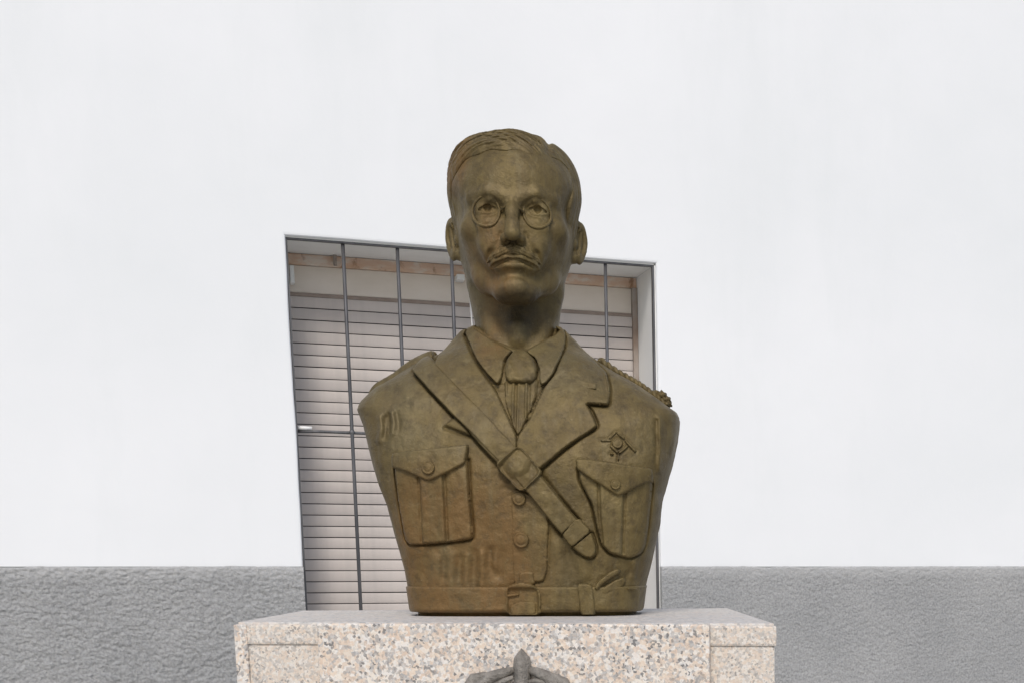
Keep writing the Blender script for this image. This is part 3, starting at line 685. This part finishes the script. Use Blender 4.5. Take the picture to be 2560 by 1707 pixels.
# folds of the cloth
for pts, a, s_ in (
    ([(1062, 1395), (1058, 1430), (1064, 1462)], -.003, 8), ([(1085, 1390), (1090, 1425), (1086, 1465)], .0035, 9), ([(1112, 1400), (1106, 1440)], -.003, 7), ([(1128, 1385), (1124, 1430), (1128, 1466)], .0035, 8),
    ([(1150, 1395), (1146, 1440)], -.004, 7), ([(1165, 1390), (1160, 1425), (1166, 1466)], .003, 8), ([(1186, 1380), (1182, 1420), (1184, 1466)], -.004, 7), ([(1203, 1385), (1206, 1430), (1202, 1466)], .004, 7),
    ([(1226, 1375), (1222, 1412), (1240, 1440)], -.0045, 7), ([(1236, 1385), (1240, 1425), (1236, 1466)], .003, 7), ([(1254, 1380), (1250, 1430)], -.004, 7), ([(1262, 1300), (1264, 1380), (1262, 1460)], .002, 8),
    ([(1390, 1360), (1398, 1410), (1392, 1462)], .0035, 10), ([(1418, 1385), (1432, 1420), (1438, 1460)], -.004, 8), ([(1460, 1400), (1464, 1440)], .003, 8), ([(1350, 1420), (1348, 1462)], -.002, 7),
    ([(1560, 1405), (1574, 1420), (1566, 1445)], -.004, 7), ([(1586, 1408), (1582, 1440)], .0035, 6), ([(1600, 1400), (1596, 1450)], -.003, 6),
    ([(948, 1040), (952, 1070), (946, 1100)], .0045, 6), ([(962, 1042), (960, 1090)], -.0045, 5), ([(978, 1030), (984, 1056), (979, 1082)], .005, 5), ([(970, 1034), (972, 1080)], -.004, 4), ([(990, 1032), (994, 1070)], -.003, 5),
    ([(1034, 1000), (1036, 1026)], .002, 6), ([(1648, 1045), (1650, 1100), (1646, 1170)], .0045, 5), ([(1641, 1050), (1642, 1110), (1640, 1170)], -.004, 4), ([(1668, 1060), (1668, 1130)], -.003, 6),
    ([(1110, 1068), (1140, 1077), (1172, 1088)], -.0055, 3.2), ([(960, 1180), (985, 1290), (1005, 1380)], -.0025, 9), ([(1215, 1180), (1240, 1280), (1250, 1370)], .003, 16), ([(1532, 1015), (1545, 1060)], .002, 12)):
    ridge(pts, a, s_)
neckline = P2([(1183, 816), (1205, 832), (1240, 854), (1283, 875), (1313, 877), (1356, 852), (1386, 838), (1408, 818)])
def torso_disp(V):
    X, Y, Z = V[:, :, 0], V[:, :, 1].copy(), V[:, :, 2]
    front = (Y < -0.012)
    fr = np.nonzero(front)
    x, z = X[fr], Z[fr]; dy = np.zeros(len(x))
    for poly, cl, dep, sig in grooves:
        lo = poly.min(0) - .012; hi = poly.max(0) + .012
        k = np.nonzero((x > lo[0]) & (x < hi[0]) & (z > lo[1]) & (z < hi[1]))[0]
        if len(k) == 0: continue
        d, _, _ = seg_dist(x[k], z[k], poly, cl); dy[k] = np.maximum(dy[k], dep * np.exp(-(d / sig) ** 2))
    for poly, amp, sig in folds:
        lo = poly.min(0) - .02; hi = poly.max(0) + .02
        k = np.nonzero((x > lo[0]) & (x < hi[0]) & (z > lo[1]) & (z < hi[1]))[0]
        if len(k) == 0: continue
        d, _, _ = seg_dist(x[k], z[k], poly, False); dy[k] -= amp * 0.9 * np.exp(-(d / (sig * 1.45)) ** 2)
    dy -= value_noise(x, z, 30, 41, 4) * 0.0055
    k = np.abs(x) < 0.085; zc_ = np.interp(x, neckline[:, 0], neckline[:, 1]); t_ = np.clip((z - zc_ - 0.001) / 0.007, 0, 1)
    drop = np.where(k, 0.022 * t_ * t_ * (3 - 2 * t_), 0)
    fade = np.clip((-Y[fr] - 0.012) / 0.03, 0, 1)
    Y[fr] += dy * fade + drop; V[:, :, 1] = Y
    n = value_noise(Y * 1.0 + X, Z, 35, 51, 3) * 0.004
    V[:, :, 0] += np.where(front, 0, n * np.sign(X) * (np.abs(X) > .1))
    return V
rows = [(0.0, -0.010), (0.0055, -0.010), (0.006, -0.004)] + [(z, 0.0) for z in np.arange(0.008, ZTOP - 0.001, 0.00145)] + [(ZTOP, 0.0)]
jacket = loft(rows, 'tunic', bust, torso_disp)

# epaulettes
def top_z(x, y):
    zs = np.arange(ZTOP, 0.25, -0.0008)
    c = (wr(zs) - wl(zs)) / 2; h = (wr(zs) + wl(zs)) / 2; dep = fdep(zs) if y < 0 else bdep(zs)
    n = nexp(zs); g = (np.abs(x - c) / h) ** n + (abs(y) / dep) ** n
    k = np.nonzero(g < 1)[0]
    return zs[k[0]] if len(k) else 0.25
def strap_strip(name, px, halfw, thick, y0=0.0):
    xz = [loc_xz(u, v, -0.01) for u, v in px]; xs = np.interp(np.linspace(0, 1, 40), np.linspace(0, 1, len(xz)), [p[0] for p in xz])
    ys = np.linspace(-halfw, halfw, 15) + y0; V = []; F4 = []
    prof = np.sqrt(np.clip(1 - (np.abs(np.linspace(-1, 1, 15))) ** 6, 0, 1))
    n = len(ys)
    for i, x in enumerate(xs):
        e = min(1, min(i, 39 - i) / 3); e = math.sqrt(1 - (1 - e) ** 2)
        for j, y in enumerate(ys):
            z = top_z(x, y); V.append((x, y, z - 0.004 + (thick + 0.004) * prof[j] * e))
    nn_ = len(V)
    V += [(x, y, z - 0.02) for x, y, z in V]
    for i in range(39):
        for j in range(n - 1):
            a = i * n + j; F4.append((a, a + n, a + n + 1, a + 1)); a += nn_; F4.append((a, a + 1, a + n + 1, a + n))
        F4.append((i * n, i * n + nn_, (i + 1) * n + nn_, (i + 1) * n)); a = i * n + n - 1; F4.append((a, a + n, a + n + nn_, a + nn_))
    for j in range(n - 1):
        a = j; F4.append((a, a + 1, a + 1 + nn_, a + nn_)); a = 39 * n + j; F4.append((a, a + nn_, a + 1 + nn_, a + 1))
    return mesh_obj(name, V, F4, M['bronze'], bust, True)
ep = strap_strip('epaulette', [(1094, 890), (1060, 893), (1025, 919), (989, 949), (930, 990)], 0.034, 0.0095, -0.020)
ep['label'] = 'plain shoulder strap'
sx, sz = loc_xz(1076, 890, -0.02)
bm = bmesh.new(); bmesh.ops.create_uvsphere(bm, u_segments=20, v_segments=10, radius=0.011); bmesh.ops.scale(bm, vec=(1, 1, 0.55), verts=bm.verts)
bmesh.ops.rotate(bm, verts=bm.verts, matrix=__import__('mathutils').Matrix.Rotation(-0.5, 3, 'Y')); bmesh.ops.translate(bm, verts=bm.verts, vec=(sx, -0.02, sz))
bm_obj('epaulette_button', bm, M['bronze'], ep, True)
# braided cord epaulette on the other shoulder
ep2 = strap_strip('epaulette', [(1506, 911), (1544, 931), (1578, 951), (1606, 967), (1650, 996), (1668, 1012)], 0.026, 0.001, -0.010)
ep2['label'] = 'braided cord shoulder strap'
pxs = [(1498, 902), (1540, 929), (1578, 950), (1606, 966), (1640, 986), (1668, 1006)]
xz = np.array([loc_xz(u, v, -0.015) for u, v in pxs]); tt = np.linspace(0, 1, 150)
bx = np.interp(tt, np.linspace(0, 1, len(xz)), xz[:, 0])
for lane, y0 in ((0, -0.022), (1, 0.0), (2, 0.018)):
    zz = np.array([top_z(x, y0) for x in bx]) + 0.0022
    for ph in (0, pi):
        ang = tt * 2 * pi * 7 + ph + lane
        pth = np.stack([bx, y0 + 0.0065 * np.cos(ang), zz + 0.0034 * np.sin(ang)], 1)
        tube_obj('braid_cord', pth, 0.0040, M['bronze'], ep2, 10)
for k, (u, v, r) in enumerate(((1634, 978, .009), (1652, 982, .011), (1663, 992, .010), (1667, 1002, .009), (1600, 962, .008), (1588, 953, .006))):
    x, z = loc_xz(u, v, -0.02)
    bm = bmesh.new(); bmesh.ops.create_icosphere(bm, subdivisions=3, radius=r); bmesh.ops.scale(bm, vec=(1, 1.5, 0.8), verts=bm.verts)
    for v_ in bm.verts: v_.co *= 1 + 0.16 * sin(v_.co.x * 900 + v_.co.z * 700 + k)
    bmesh.ops.translate(bm, verts=bm.verts, vec=(x, -0.014, z - 0.004)); bm_obj('cord_knot', bm, M['bronze'], ep2, True)

# ------------------------------------------------------------------ head: sculpted as a signed distance field (mm), meshed with surface nets
class Clay:
    def __init__(s, lo, hi, step):
        s.ax = [np.arange(a, b, step, dtype=np.float32) for a, b in zip(lo, hi)]; s.lo = lo; s.st = step
        s.D = np.full([len(a) for a in s.ax], 60.0, dtype=np.float32)
    def _sl(s, box, pad):
        out = []
        for (a, b), ax in zip(box, s.ax):
            i = max(0, int((a - pad - ax[0]) / s.st)); j = min(len(ax), int((b + pad - ax[0]) / s.st) + 2); out.append(slice(i, max(i + 1, j)))
        return tuple(out)
    def op(s, fn, box, k=0.0, sub=False, sym=False):
        boxes = [box]
        if sym: (a, b), yb, zb = box; boxes.append(((-b, -a), yb, zb)); 
        if sym and box[0][0] <= k + 6: boxes = [((-box[0][1], box[0][1]), box[1], box[2])]
        for bx_ in boxes:
            sl = s._sl(bx_, k + 4); x = s.ax[0][sl[0]][:, None, None]; y = s.ax[1][sl[1]][None, :, None]; z = s.ax[2][sl[2]][None, None, :]
            if sym: x = np.abs(x)
            d = fn(x, y, z); a = s.D[sl]
            if sub: a = -a
            if sub:
                h = np.clip(k - np.abs(a - d), 0, None) / max(k, 1e-6); r = -(np.minimum(a, d) - h * h * k * 0.25)
            else:
                h = np.clip(k - np.abs(a - d), 0, None) / max(k, 1e-6); r = np.minimum(a, d) - h * h * k * 0.25
            s.D[sl] = r
    def ell(s, c, r, k=8, sub=False, sym=False, rot=0.0, rx=0.0):
        m = max(r) if (rot or rx) else None
        box = tuple((c[i] - (m or r[i]), c[i] + (m or r[i])) for i in range(3))
        def fn(x, y, z):
            X, Y, Z = x - c[0], y - c[1], z - c[2]
            if rot: X, Y = X * cos(rot) + Y * sin(rot), -X * sin(rot) + Y * cos(rot)
            if rx: Y, Z = Y * cos(rx) + Z * sin(rx), -Y * sin(rx) + Z * cos(rx)
            k0 = np.sqrt((X / r[0]) ** 2 + (Y / r[1]) ** 2 + (Z / r[2]) ** 2); k1 = np.sqrt((X / r[0] ** 2) ** 2 + (Y / r[1] ** 2) ** 2 + (Z / r[2] ** 2) ** 2)
            return k0 * (k0 - 1) / np.maximum(k1, 1e-4)
        s.op(fn, box, k, sub, sym)
    def cap(s, a, b, ra, rb, k=6, sub=False, sym=False):
        a = np.array(a, np.float32); b = np.array(b, np.float32); d = b - a; L2 = float(d @ d); R = max(ra, rb)
        box = tuple((min(a[i], b[i]) - R, max(a[i], b[i]) + R) for i in range(3))
        def fn(x, y, z):
            t = np.clip(((x - a[0]) * d[0] + (y - a[1]) * d[1] + (z - a[2]) * d[2]) / L2, 0, 1)
            return np.sqrt((x - a[0] - t * d[0]) ** 2 + (y - a[1] - t * d[1]) ** 2 + (z - a[2] - t * d[2]) ** 2) - (ra + (rb - ra) * t)
        s.op(fn, box, k, sub, sym)
    def chain(s, pts, rad, k=4, sub=False, sym=False):
        for i in range(len(pts) - 1): s.cap(pts[i], pts[i + 1], rad[i], rad[i + 1], k, sub, sym)
    def front(s, x, z, default=-100.0):
        """y of the foremost surface over (x, z)."""
        i = int(round((x - s.lo[0]) / s.st)); k = int(round((z - s.lo[2]) / s.st))
        col = s.D[min(max(i, 0), len(s.ax[0]) - 1), :, min(max(k, 0), len(s.ax[2]) - 1)]; j = np.nonzero(col < 0)[0]
        if not len(j): return default
        j = j[0]
        if j == 0: return float(s.ax[1][0])
        t = col[j - 1] / (col[j - 1] - col[j]); return float(s.ax[1][j - 1] + t * s.st)
    def mesh(s):
        D = s.D; S = D < 0
        n0, n1, n2 = D.shape; c = (n0 - 1, n1 - 1, n2 - 1)
        cnt = np.zeros(c, np.uint8)
        for i in (0, 1):
            for j in (0, 1):
                for k in (0, 1): cnt += S[i:n0 - 1 + i, j:n1 - 1 + j, k:n2 - 1 + k]
        act = (cnt > 0) & (cnt < 8); ci = np.argwhere(act); idx = np.full(c, -1, np.int32); idx[act] = np.arange(len(ci))
        acc = np.zeros((len(ci), 3), np.float32); num = np.zeros(len(ci), np.float32)
        cor = [(i, j, k) for i in (0, 1) for j in (0, 1) for k in (0, 1)]
        vals = {q: D[ci[:, 0] + q[0], ci[:, 1] + q[1], ci[:, 2] + q[2]] for q in cor}
        for a in cor:
            for d in range(3):
                if a[d] == 0:
                    b = list(a); b[d] = 1; b = tuple(b); va, vb = vals[a], vals[b]; m = (va < 0) != (vb < 0)
                    t = np.where(m, va / np.where(m, va - vb, 1), 0); p = np.tile(np.array(a, np.float32), (len(ci), 1)); p[:, d] += t
                    acc += p * m[:, None]; num += m
        V = (ci + acc / num[:, None]) * s.st + np.array(s.lo, np.float32)
        F4 = []
        for d in range(3):
            e1, e2 = (d + 1) % 3, (d + 2) % 3
            sa = [slice(None)] * 3; sb = [slice(None)] * 3; sa[d] = slice(0, -1); sb[d] = slice(1, None)
            A, B = S[tuple(sa)], S[tuple(sb)]; e = np.argwhere(A != B)
            ok = (e[:, e1] > 0) & (e[:, e1] < D.shape[e1] - 1) & (e[:, e2] > 0) & (e[:, e2] < D.shape[e2] - 1); e = e[ok]
            flip = A[tuple(e.T)]
            def q(o1, o2):
                f = e.copy(); f[:, e1] += o1; f[:, e2] += o2; return idx[f[:, 0], f[:, 1], f[:, 2]]
            quad = np.stack([q(-1, -1), q(0, -1), q(0, 0), q(-1, 0)], 1)
            quad = np.where(flip[:, None], quad, quad[:, ::-1]); F4.append(quad)
        F4 = np.vstack(F4); return V, F4[(F4 >= 0).all(1)]
def smooth_mesh(V, F4, it=1, lam=0.5):
    n = len(V)
    E = np.vstack([F4[:, [0, 1]], F4[:, [1, 2]], F4[:, [2, 3]], F4[:, [3, 0]]]); E = np.vstack([E, E[:, ::-1]])
    deg = np.bincount(E[:, 0], minlength=n)[:, None]
    for _ in range(it):
        S_ = np.stack([np.bincount(E[:, 0], V[E[:, 1], k], minlength=n) for k in range(3)], 1)
        V = V + lam * (S_ / np.maximum(deg, 1) - V)
    return V
HEAD0 = np.array([-0.0105, 0.010, 0.600]); HY = radians(4.5)
def to_bust(V):
    V = np.asarray(V, float) / 1000.0
    return np.stack([HEAD0[0] + V[:, 0] * cos(HY) - V[:, 1] * sin(HY), HEAD0[1] + V[:, 0] * sin(HY) + V[:, 1] * cos(HY), HEAD0[2] + V[:, 2]], 1)
ST = 1.25
h = Clay((-126, -160, -232), (126, 146, 172), ST)
h.ell((0, 12, 52), (97, 120, 89), 1)                                     # cranium
h.ell((46, 22, 66), (50, 92, 58), 24, sym=True)                           # parietal bosses
h.ell((0, 20, -2), (93, 78, 80), 22)                                      # sides of the skull at the ears
h.ell((0, -28, 48), (84, 86, 74), 20)                                     # forehead
h.ell((0, -30, -18), (80, 84, 84), 22)                                    # face mass
h.ell((0, -12, -34), (80, 70, 44), 18)                                    # cheeks and masseters
h.chain([(60, 2, -50), (44, -48, -82), (17, -84, -105)], [19, 17, 16], 18, sym=True)   # jaw
h.ell((0, -88, -105), (28, 25, 20), 16)                                   # chin
h.ell((0, -110, -102), (17, 7, 11), 9)                                    # chin pad
def neck(x, y, z):
    cy = 19 + (z + 100) * -0.06; a = 69 + np.clip(-(z + 150), 0, 80) * 0.10 + 11 * np.clip((z + 138) / 60, 0, 1); b = 57 + np.clip(-(z + 138), 0, 80) * 0.26
    return (np.sqrt(((x + 3) / (a - 2)) ** 2 + ((y - cy) / b) ** 2) - 1) * 62 + np.clip(z + 45, 0, None) * 0.8
h.op(neck, ((-90, 90), (-80, 100), (-232, -20)), 12)
h.cap((0, -40, -150), (0, -43, -168), 7, 7, 24)                            # throat
h.chain([(52, 6, -92), (34, -26, -170), (18, -44, -215)], [15, 12, 11], 14, sym=True)
h.ell((60, -62, -12), (24, 28, 20), 16, sym=True)                         # cheekbones
h.ell((34, -96, -36), (18, 14, 22), 14, sym=True)                         # front of the cheeks
h.chain([(9, -106, 27), (36, -104.5, 34.5), (62, -83, 30)], [8.5, 8.0, 7.5], 9, sym=True)     # brow ridge
h.ell((38, -122, 11.5), (25, 25, 16.5), 4.5, sub=True, sym=True)                 # eye sockets
h.ell((20, -118, 6), (9, 12, 12), 7, sub=True, sym=True)
h.ell((37, -85, 10), (18.5, 17.5, 16.5), 2, sym=True)                            # eyeballs
# lids: shells over the eyeball, cut by the eye slit
def lid(x, y, z):
    k0 = np.sqrt(((x - 37) / 22.5) ** 2 + ((y + 85) / 21.6) ** 2 + ((z - 10) / 19.5) ** 2); shell = (k0 - 1) * 20.5
    slit_u = 16.0 - ((x - 36) / 15.5) ** 2 * 6.5; slit_l = 4.5 + ((x - 38) / 16.0) ** 2 * 5.0
    open_ = np.maximum(z - slit_u, slit_l - z)
    return np.maximum(shell, -open_)
h.op(lid, ((12, 62), (-112, -80), (-12, 30)), 0.6, sym=True)
h.chain([(18, -101, 19), (34, -106, 24), (54, -95, 20)], [2.5, 3.2, 2.5], 5, sym=True)      # fold above the lid
h.chain([(22, -103, -2), (37, -106, -6), (54, -96, -2)], [2.2, 2.6, 2.0], 5, sym=True)       # fold below
h.ell((37.5, -103, 12), (6.6, 7.0, 5.6), 1.0, sub=True, sym=True)       # pupils
h.ell((37, -102, -14), (17, 7, 9), 9, sym=True)                            # bags seen through the lenses
# nose
h.chain([(0, -108, 22), (0, -119, 5), (0, -132, -18), (0, -137, -30)], [9, 8.0, 9, 10.0], 9)
h.ell((0, -137, -31), (10.5, 10.5, 9.0), 6)
h.ell((12.0, -121, -35), (7.2, 13, 7.8), 5, sym=True)
h.cap((19, -113, -26), (21.5, -114, -40), 1.8, 1.8, 4, sub=True, sym=True)
h.ell((7.2, -127, -43), (4.6, 8, 4.4), 2.0, sub=True, sym=True)
# mouth
h.ell((0, -96, -62), (40, 22, 24), 16)
h.chain([(0, -117.5, -61.5), (12, -116.5, -62), (27, -108, -67.5), (38, -98, -74)], [4.2, 4.4, 3.4, 2.4], 4, sym=True)
h.chain([(0, -113.5, -73.5), (12, -112, -73), (24, -104, -74)], [5.4, 5.0, 2.6], 5, sym=True)
h.chain([(0, -119.5, -66.5), (10, -118, -65.2), (26, -109.5, -70.5), (42, -97.5, -78.5)], [2.9, 2.9, 3.2, 2.6], 1.8, sub=True, sym=True)
h.cap((-15, -116.5, -82.5), (15, -116.5, -82.5), 4.5, 4.5, 5, sub=True)            # crease under the lip
h.chain([(24, -118, -40), (34, -107, -54), (44, -98, -74)], [1.8, 2.0, 1.6], 8, sub=True, sym=True)   # nasolabial fold
h.cap((0, -121, -52), (0, -124, -60), 2.0, 2.0, 5, sub=True)
# frown
h.cap((5.5, -120.5, 22), (7.0, -121.5, 36), 1.2, 1.0, 5, sub=True, sym=True)
h.cap((11, -109, 26), (18, -109, 34), 3.2, 2.6, 9, sym=True)
h.cap((-36, -119.5, 56), (34, -119.5, 55), 1.4, 1.4, 6, sub=True)
h.ell((94, -56, 20), (10, 22, 24), 20, sub=True, sym=True)                 # temples
# ears
EA = radians(29); EC = (98.0, 19.0, -9.0); e1 = (sin(EA), cos(EA)); e3 = (cos(EA), -sin(EA))
def ear(x, y, z):
    X, Y, Z = x - EC[0], y - EC[1], z - EC[2]
    p = X * e1[0] + Y * e1[1] + Z * -0.10; q = Z + 0.0 * p; n = X * e3[0] + Y * e3[1]
    wv = np.where(q > 0, 19.0, 19.0 - np.clip(-q, 0, 40) * 0.12); hv = 28.5
    rr = np.sqrt((p / wv) ** 2 + (q / hv) ** 2) + 1e-6
    ring = np.sqrt(((rr - 0.86) * wv * 0.96) ** 2 + (n - 2.5) ** 2) - (4.6 + 0.6 * (q < -10))
    front_gap = np.where((p < -8) & (np.abs(q) < 22), 4.0, 0)
    plate = np.maximum(np.abs(n + 2.5) - 3.2, (rr - 0.9) * wv)
    ant = np.sqrt((p - 5 + 0.010 * (q - 2) ** 2) ** 2 + (n - 1.0) ** 2 + np.clip(np.abs(q - 2) - 18, 0, None) ** 2) - 3.6
    lobe = np.sqrt(((p + 7) / 11.0) ** 2 + ((q + 25) / 9.5) ** 2 + ((n + 3) / 9.0) ** 2); lobe = (lobe - 1) * 7
    trag = np.sqrt((p + 14) ** 2 + (q + 4) ** 2 * 0.5 + (n - 1) ** 2) - 5.5
    return np.minimum(np.minimum(np.minimum(ring + front_gap, plate), np.minimum(ant, lobe)), trag)
h.op(ear, ((76, 126), (-22, 62), (-56, 36)), 6.0, sym=True)
base = h.D.copy()
V, F4 = h.mesh(); V = smooth_mesh(V, F4, 1, 0.4); V2 = smooth_mesh(V, F4, 10, 0.5)
wt = np.clip(np.maximum((np.abs(V[:, 0]) - 46) / 10, (-84 - V[:, 2]) / 6), 0, 1) * (np.abs(V[:, 0]) < 86 + 200 * (V[:, 2] < -60)); V = V + (V2 - V) * wt[:, None]
nz_ = value_noise(V[:, 0] + V[:, 1] * .6, V[:, 2] + V[:, 1] * .35, 0.045, 61, 3)[:, None]
dirv = V - np.array([0, 0, -10.0]); dirv /= np.linalg.norm(dirv, axis=1)[:, None]
V = V + dirv * nz_ * 1.6
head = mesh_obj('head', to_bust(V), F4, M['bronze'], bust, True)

# hair: grown off the skull, parted on the viewer's right, combed across the top
g = Clay((-120, -140, -80), (120, 150, 178), ST)
x = g.ax[0][:, None, None]; y = g.ax[1][None, :, None]; z = g.ax[2][None, None, :]
def ellf(c, r):
    X, Y, Z = x - c[0], y - c[1], z - c[2]
    k0 = np.sqrt((X / r[0]) ** 2 + (Y / r[1]) ** 2 + (Z / r[2]) ** 2); k1 = np.sqrt((X / r[0] ** 2) ** 2 + (Y / r[1] ** 2) ** 2 + (Z / r[2] ** 2) ** 2)
    return k0 * (k0 - 1) / np.maximum(k1, 1e-4)
def sm(a, b, k):
    hh = np.clip(k - np.abs(a - b), 0, None) / k; return np.minimum(a, b) - hh * hh * k * 0.25
d = sm(ellf((0, 12, 52), (97, 120, 89)), ellf((0, -28, 48), (84, 86, 74)), 20)
d = sm(sm(d, ellf((46, 22, 66), (50, 92, 58)), 24), ellf((-46, 22, 66), (50, 92, 58)), 24); d = sm(d, ellf((0, 20, -2), (93, 78, 80)), 22)
top = np.clip((z - 70) / 50, 0, 1); side = 1 - top
part = 54.0
q = z + 0.0075 * (x + 22) ** 2 + 0.30 * y
r1 = np.abs(np.sin(q * 0.30 + 1.5 * np.sin(x * 0.06 + y * 0.03) + 0.9 * np.sin(x * 0.021 - y * 0.05))) ** 0.7 - 0.55; r1 = r1 + 0.35 * np.sin(q * 0.95 + x * 0.09)
q2 = y * 0.9 + z * 0.22
r2 = np.abs(np.sin(q2 * 0.30 + 0.8 * np.sin(z * 0.06 + x * .02))) ** 0.7 - 0.55
topm = top * (1 / (1 + np.exp((x - part + 4) * 0.4)))
th_ = 2.6 + 2.0 * top + 3.4 * r1 * topm + 2.0 * r2 * (1 - topm) + 3.5 * topm * np.exp(-((x + 12) / 60) ** 2) * np.clip((60 - y) / 60, 0.3, 1) + 5.0 * top * np.clip((-x - 30) / 40, 0, 1) + 1.5 * (1 - topm) * top
th_ = th_ - 4.5 * np.exp(-((x - part - 1) / 5.0) ** 2) * np.clip((z - 80) / 25, 0, 1)
# where hair grows: m > 0
hl = np.where(x < part, 97 - 0.0016 * (x + 8) ** 2 - 0.00009 * np.abs(np.clip(-x - 30, 0, None)) ** 3 + 2.0 * np.sin(x * 0.16), 96 - 0.03 * np.clip(x - 66, 0, None) ** 2)
bl = np.where(x < 0, -24.0, -44.0) + np.clip(30 - z, 0, 40) * 0.35
m_front = z - hl + np.clip(y + 40, 0, None) * 1.2
m_side = (y - bl) * 0.55
m = np.maximum(m_front, np.minimum(m_side, np.abs(x) - 60))
bottom = np.where(y < 4, -22.0, np.where(y < 34, 26.0, -50.0))
bottom = np.where(y < 4, -20 + np.clip(-y - 14, 0, 60) * 0.8, np.where(y < 36, 22.0, 22 - np.clip(y - 36, 0, 20) * 3.6))
m = np.minimum(m, z - bottom)
mm = np.clip(m / (25 + 8 * np.tanh((x + 5) / 15)), 0, 1); d = d - (th_ * mm * (2 - mm) * 0.9 + 0.1 * th_ - 0.3)
g.D = np.maximum(d, -(m) * 0.8).astype(np.float32)
g.D = np.maximum(g.D, -(ellf((0, 12, 48), (88, 108, 88)))).astype(np.float32)
V, F4 = g.mesh(); V = smooth_mesh(V, F4, 1, 0.4)
mesh_obj('hair', to_bust(V), F4, M['bronze'], head, True)

# moustache
mo = Clay((-56, -140, -90), (56, -84, -36), 1.0)
pts = [(1.5, -117, -52), (12, -117, -52.5), (24, -112.5, -56.5), (34, -104.5, -61.5), (41, -99, -66.5)]
mo.chain(pts, [5.4, 6.2, 5.6, 4.0, 1.6], 3, sym=True)
mo.chain([(4, -117, -47), (17, -113.5, -49), (29, -107, -55)], [4.5, 4.6, 3.4], 3, sym=True)
x = mo.ax[0][:, None, None]; y = mo.ax[1][None, :, None]; z = mo.ax[2][None, None, :]
mo.D = (mo.D + 0.5 * np.sin(np.abs(x) * 0.55 + z * 1.5) + 0.35 * np.sin(np.abs(x) * 1.3 + z * .6)).astype(np.float32)
V, F4 = mo.mesh(); mesh_obj('moustache', to_bust(smooth_mesh(V, F4, 1)), F4, M['bronze'], head, True)

# pince-nez: two rims and a sprung bridge
pn = empty('pince_nez', (0, 0, 0), 0, head)
for sgn in (-1, 1):
    ring = []
    for k in range(56):
        t = 2 * pi * k / 56; cx, cz = (38.5 if sgn < 0 else 35.5) * sgn, 6.0
        px_ = cx + (20.5 + 1.5 * sgn * cos(t)) * cos(t); pz_ = cz + 22.0 * sin(t) - 0.06 * sgn * (px_ - cx) * (sgn > 0)
        yb = -108.5 + 0.009 * (abs(px_) - 20) ** 2
        ring.append([px_, min(h.front(px_, pz_) + 0.2, yb), pz_])
    R = np.array(ring); ys = R[:, 1].copy()
    for _ in range(6): ys = (np.roll(ys, 1) + ys * 2 + np.roll(ys, -1)) / 4
    R[:, 1] = np.where(R[:, 2] > 8, np.maximum(ys, -105), np.minimum(ys, R[:, 1] + 2)) - 0.4
    v, f = tube_mesh(R, 2.1 - 0.8 * np.sin(2 * pi * np.arange(56) / 56), 10, True); mesh_obj('rim', to_bust(v), f, M['bronze'], pn, True)
br = [(-18, -108, 7), (-13, -115, 10), (-7, -120, 13), (0, -122, 14.5), (7, -120, 12), (13, -115, 8), (18, -108, 4)]
br = np.array(br, float); t6 = np.linspace(0, 1, 30); B_ = np.stack([np.interp(t6, np.linspace(0, 1, 7), br[:, i]) for i in range(3)], 1)
v, f = tube_mesh(B_, 2.0, 10); mesh_obj('bridge', to_bust(v), f, M['bronze'], pn, True)
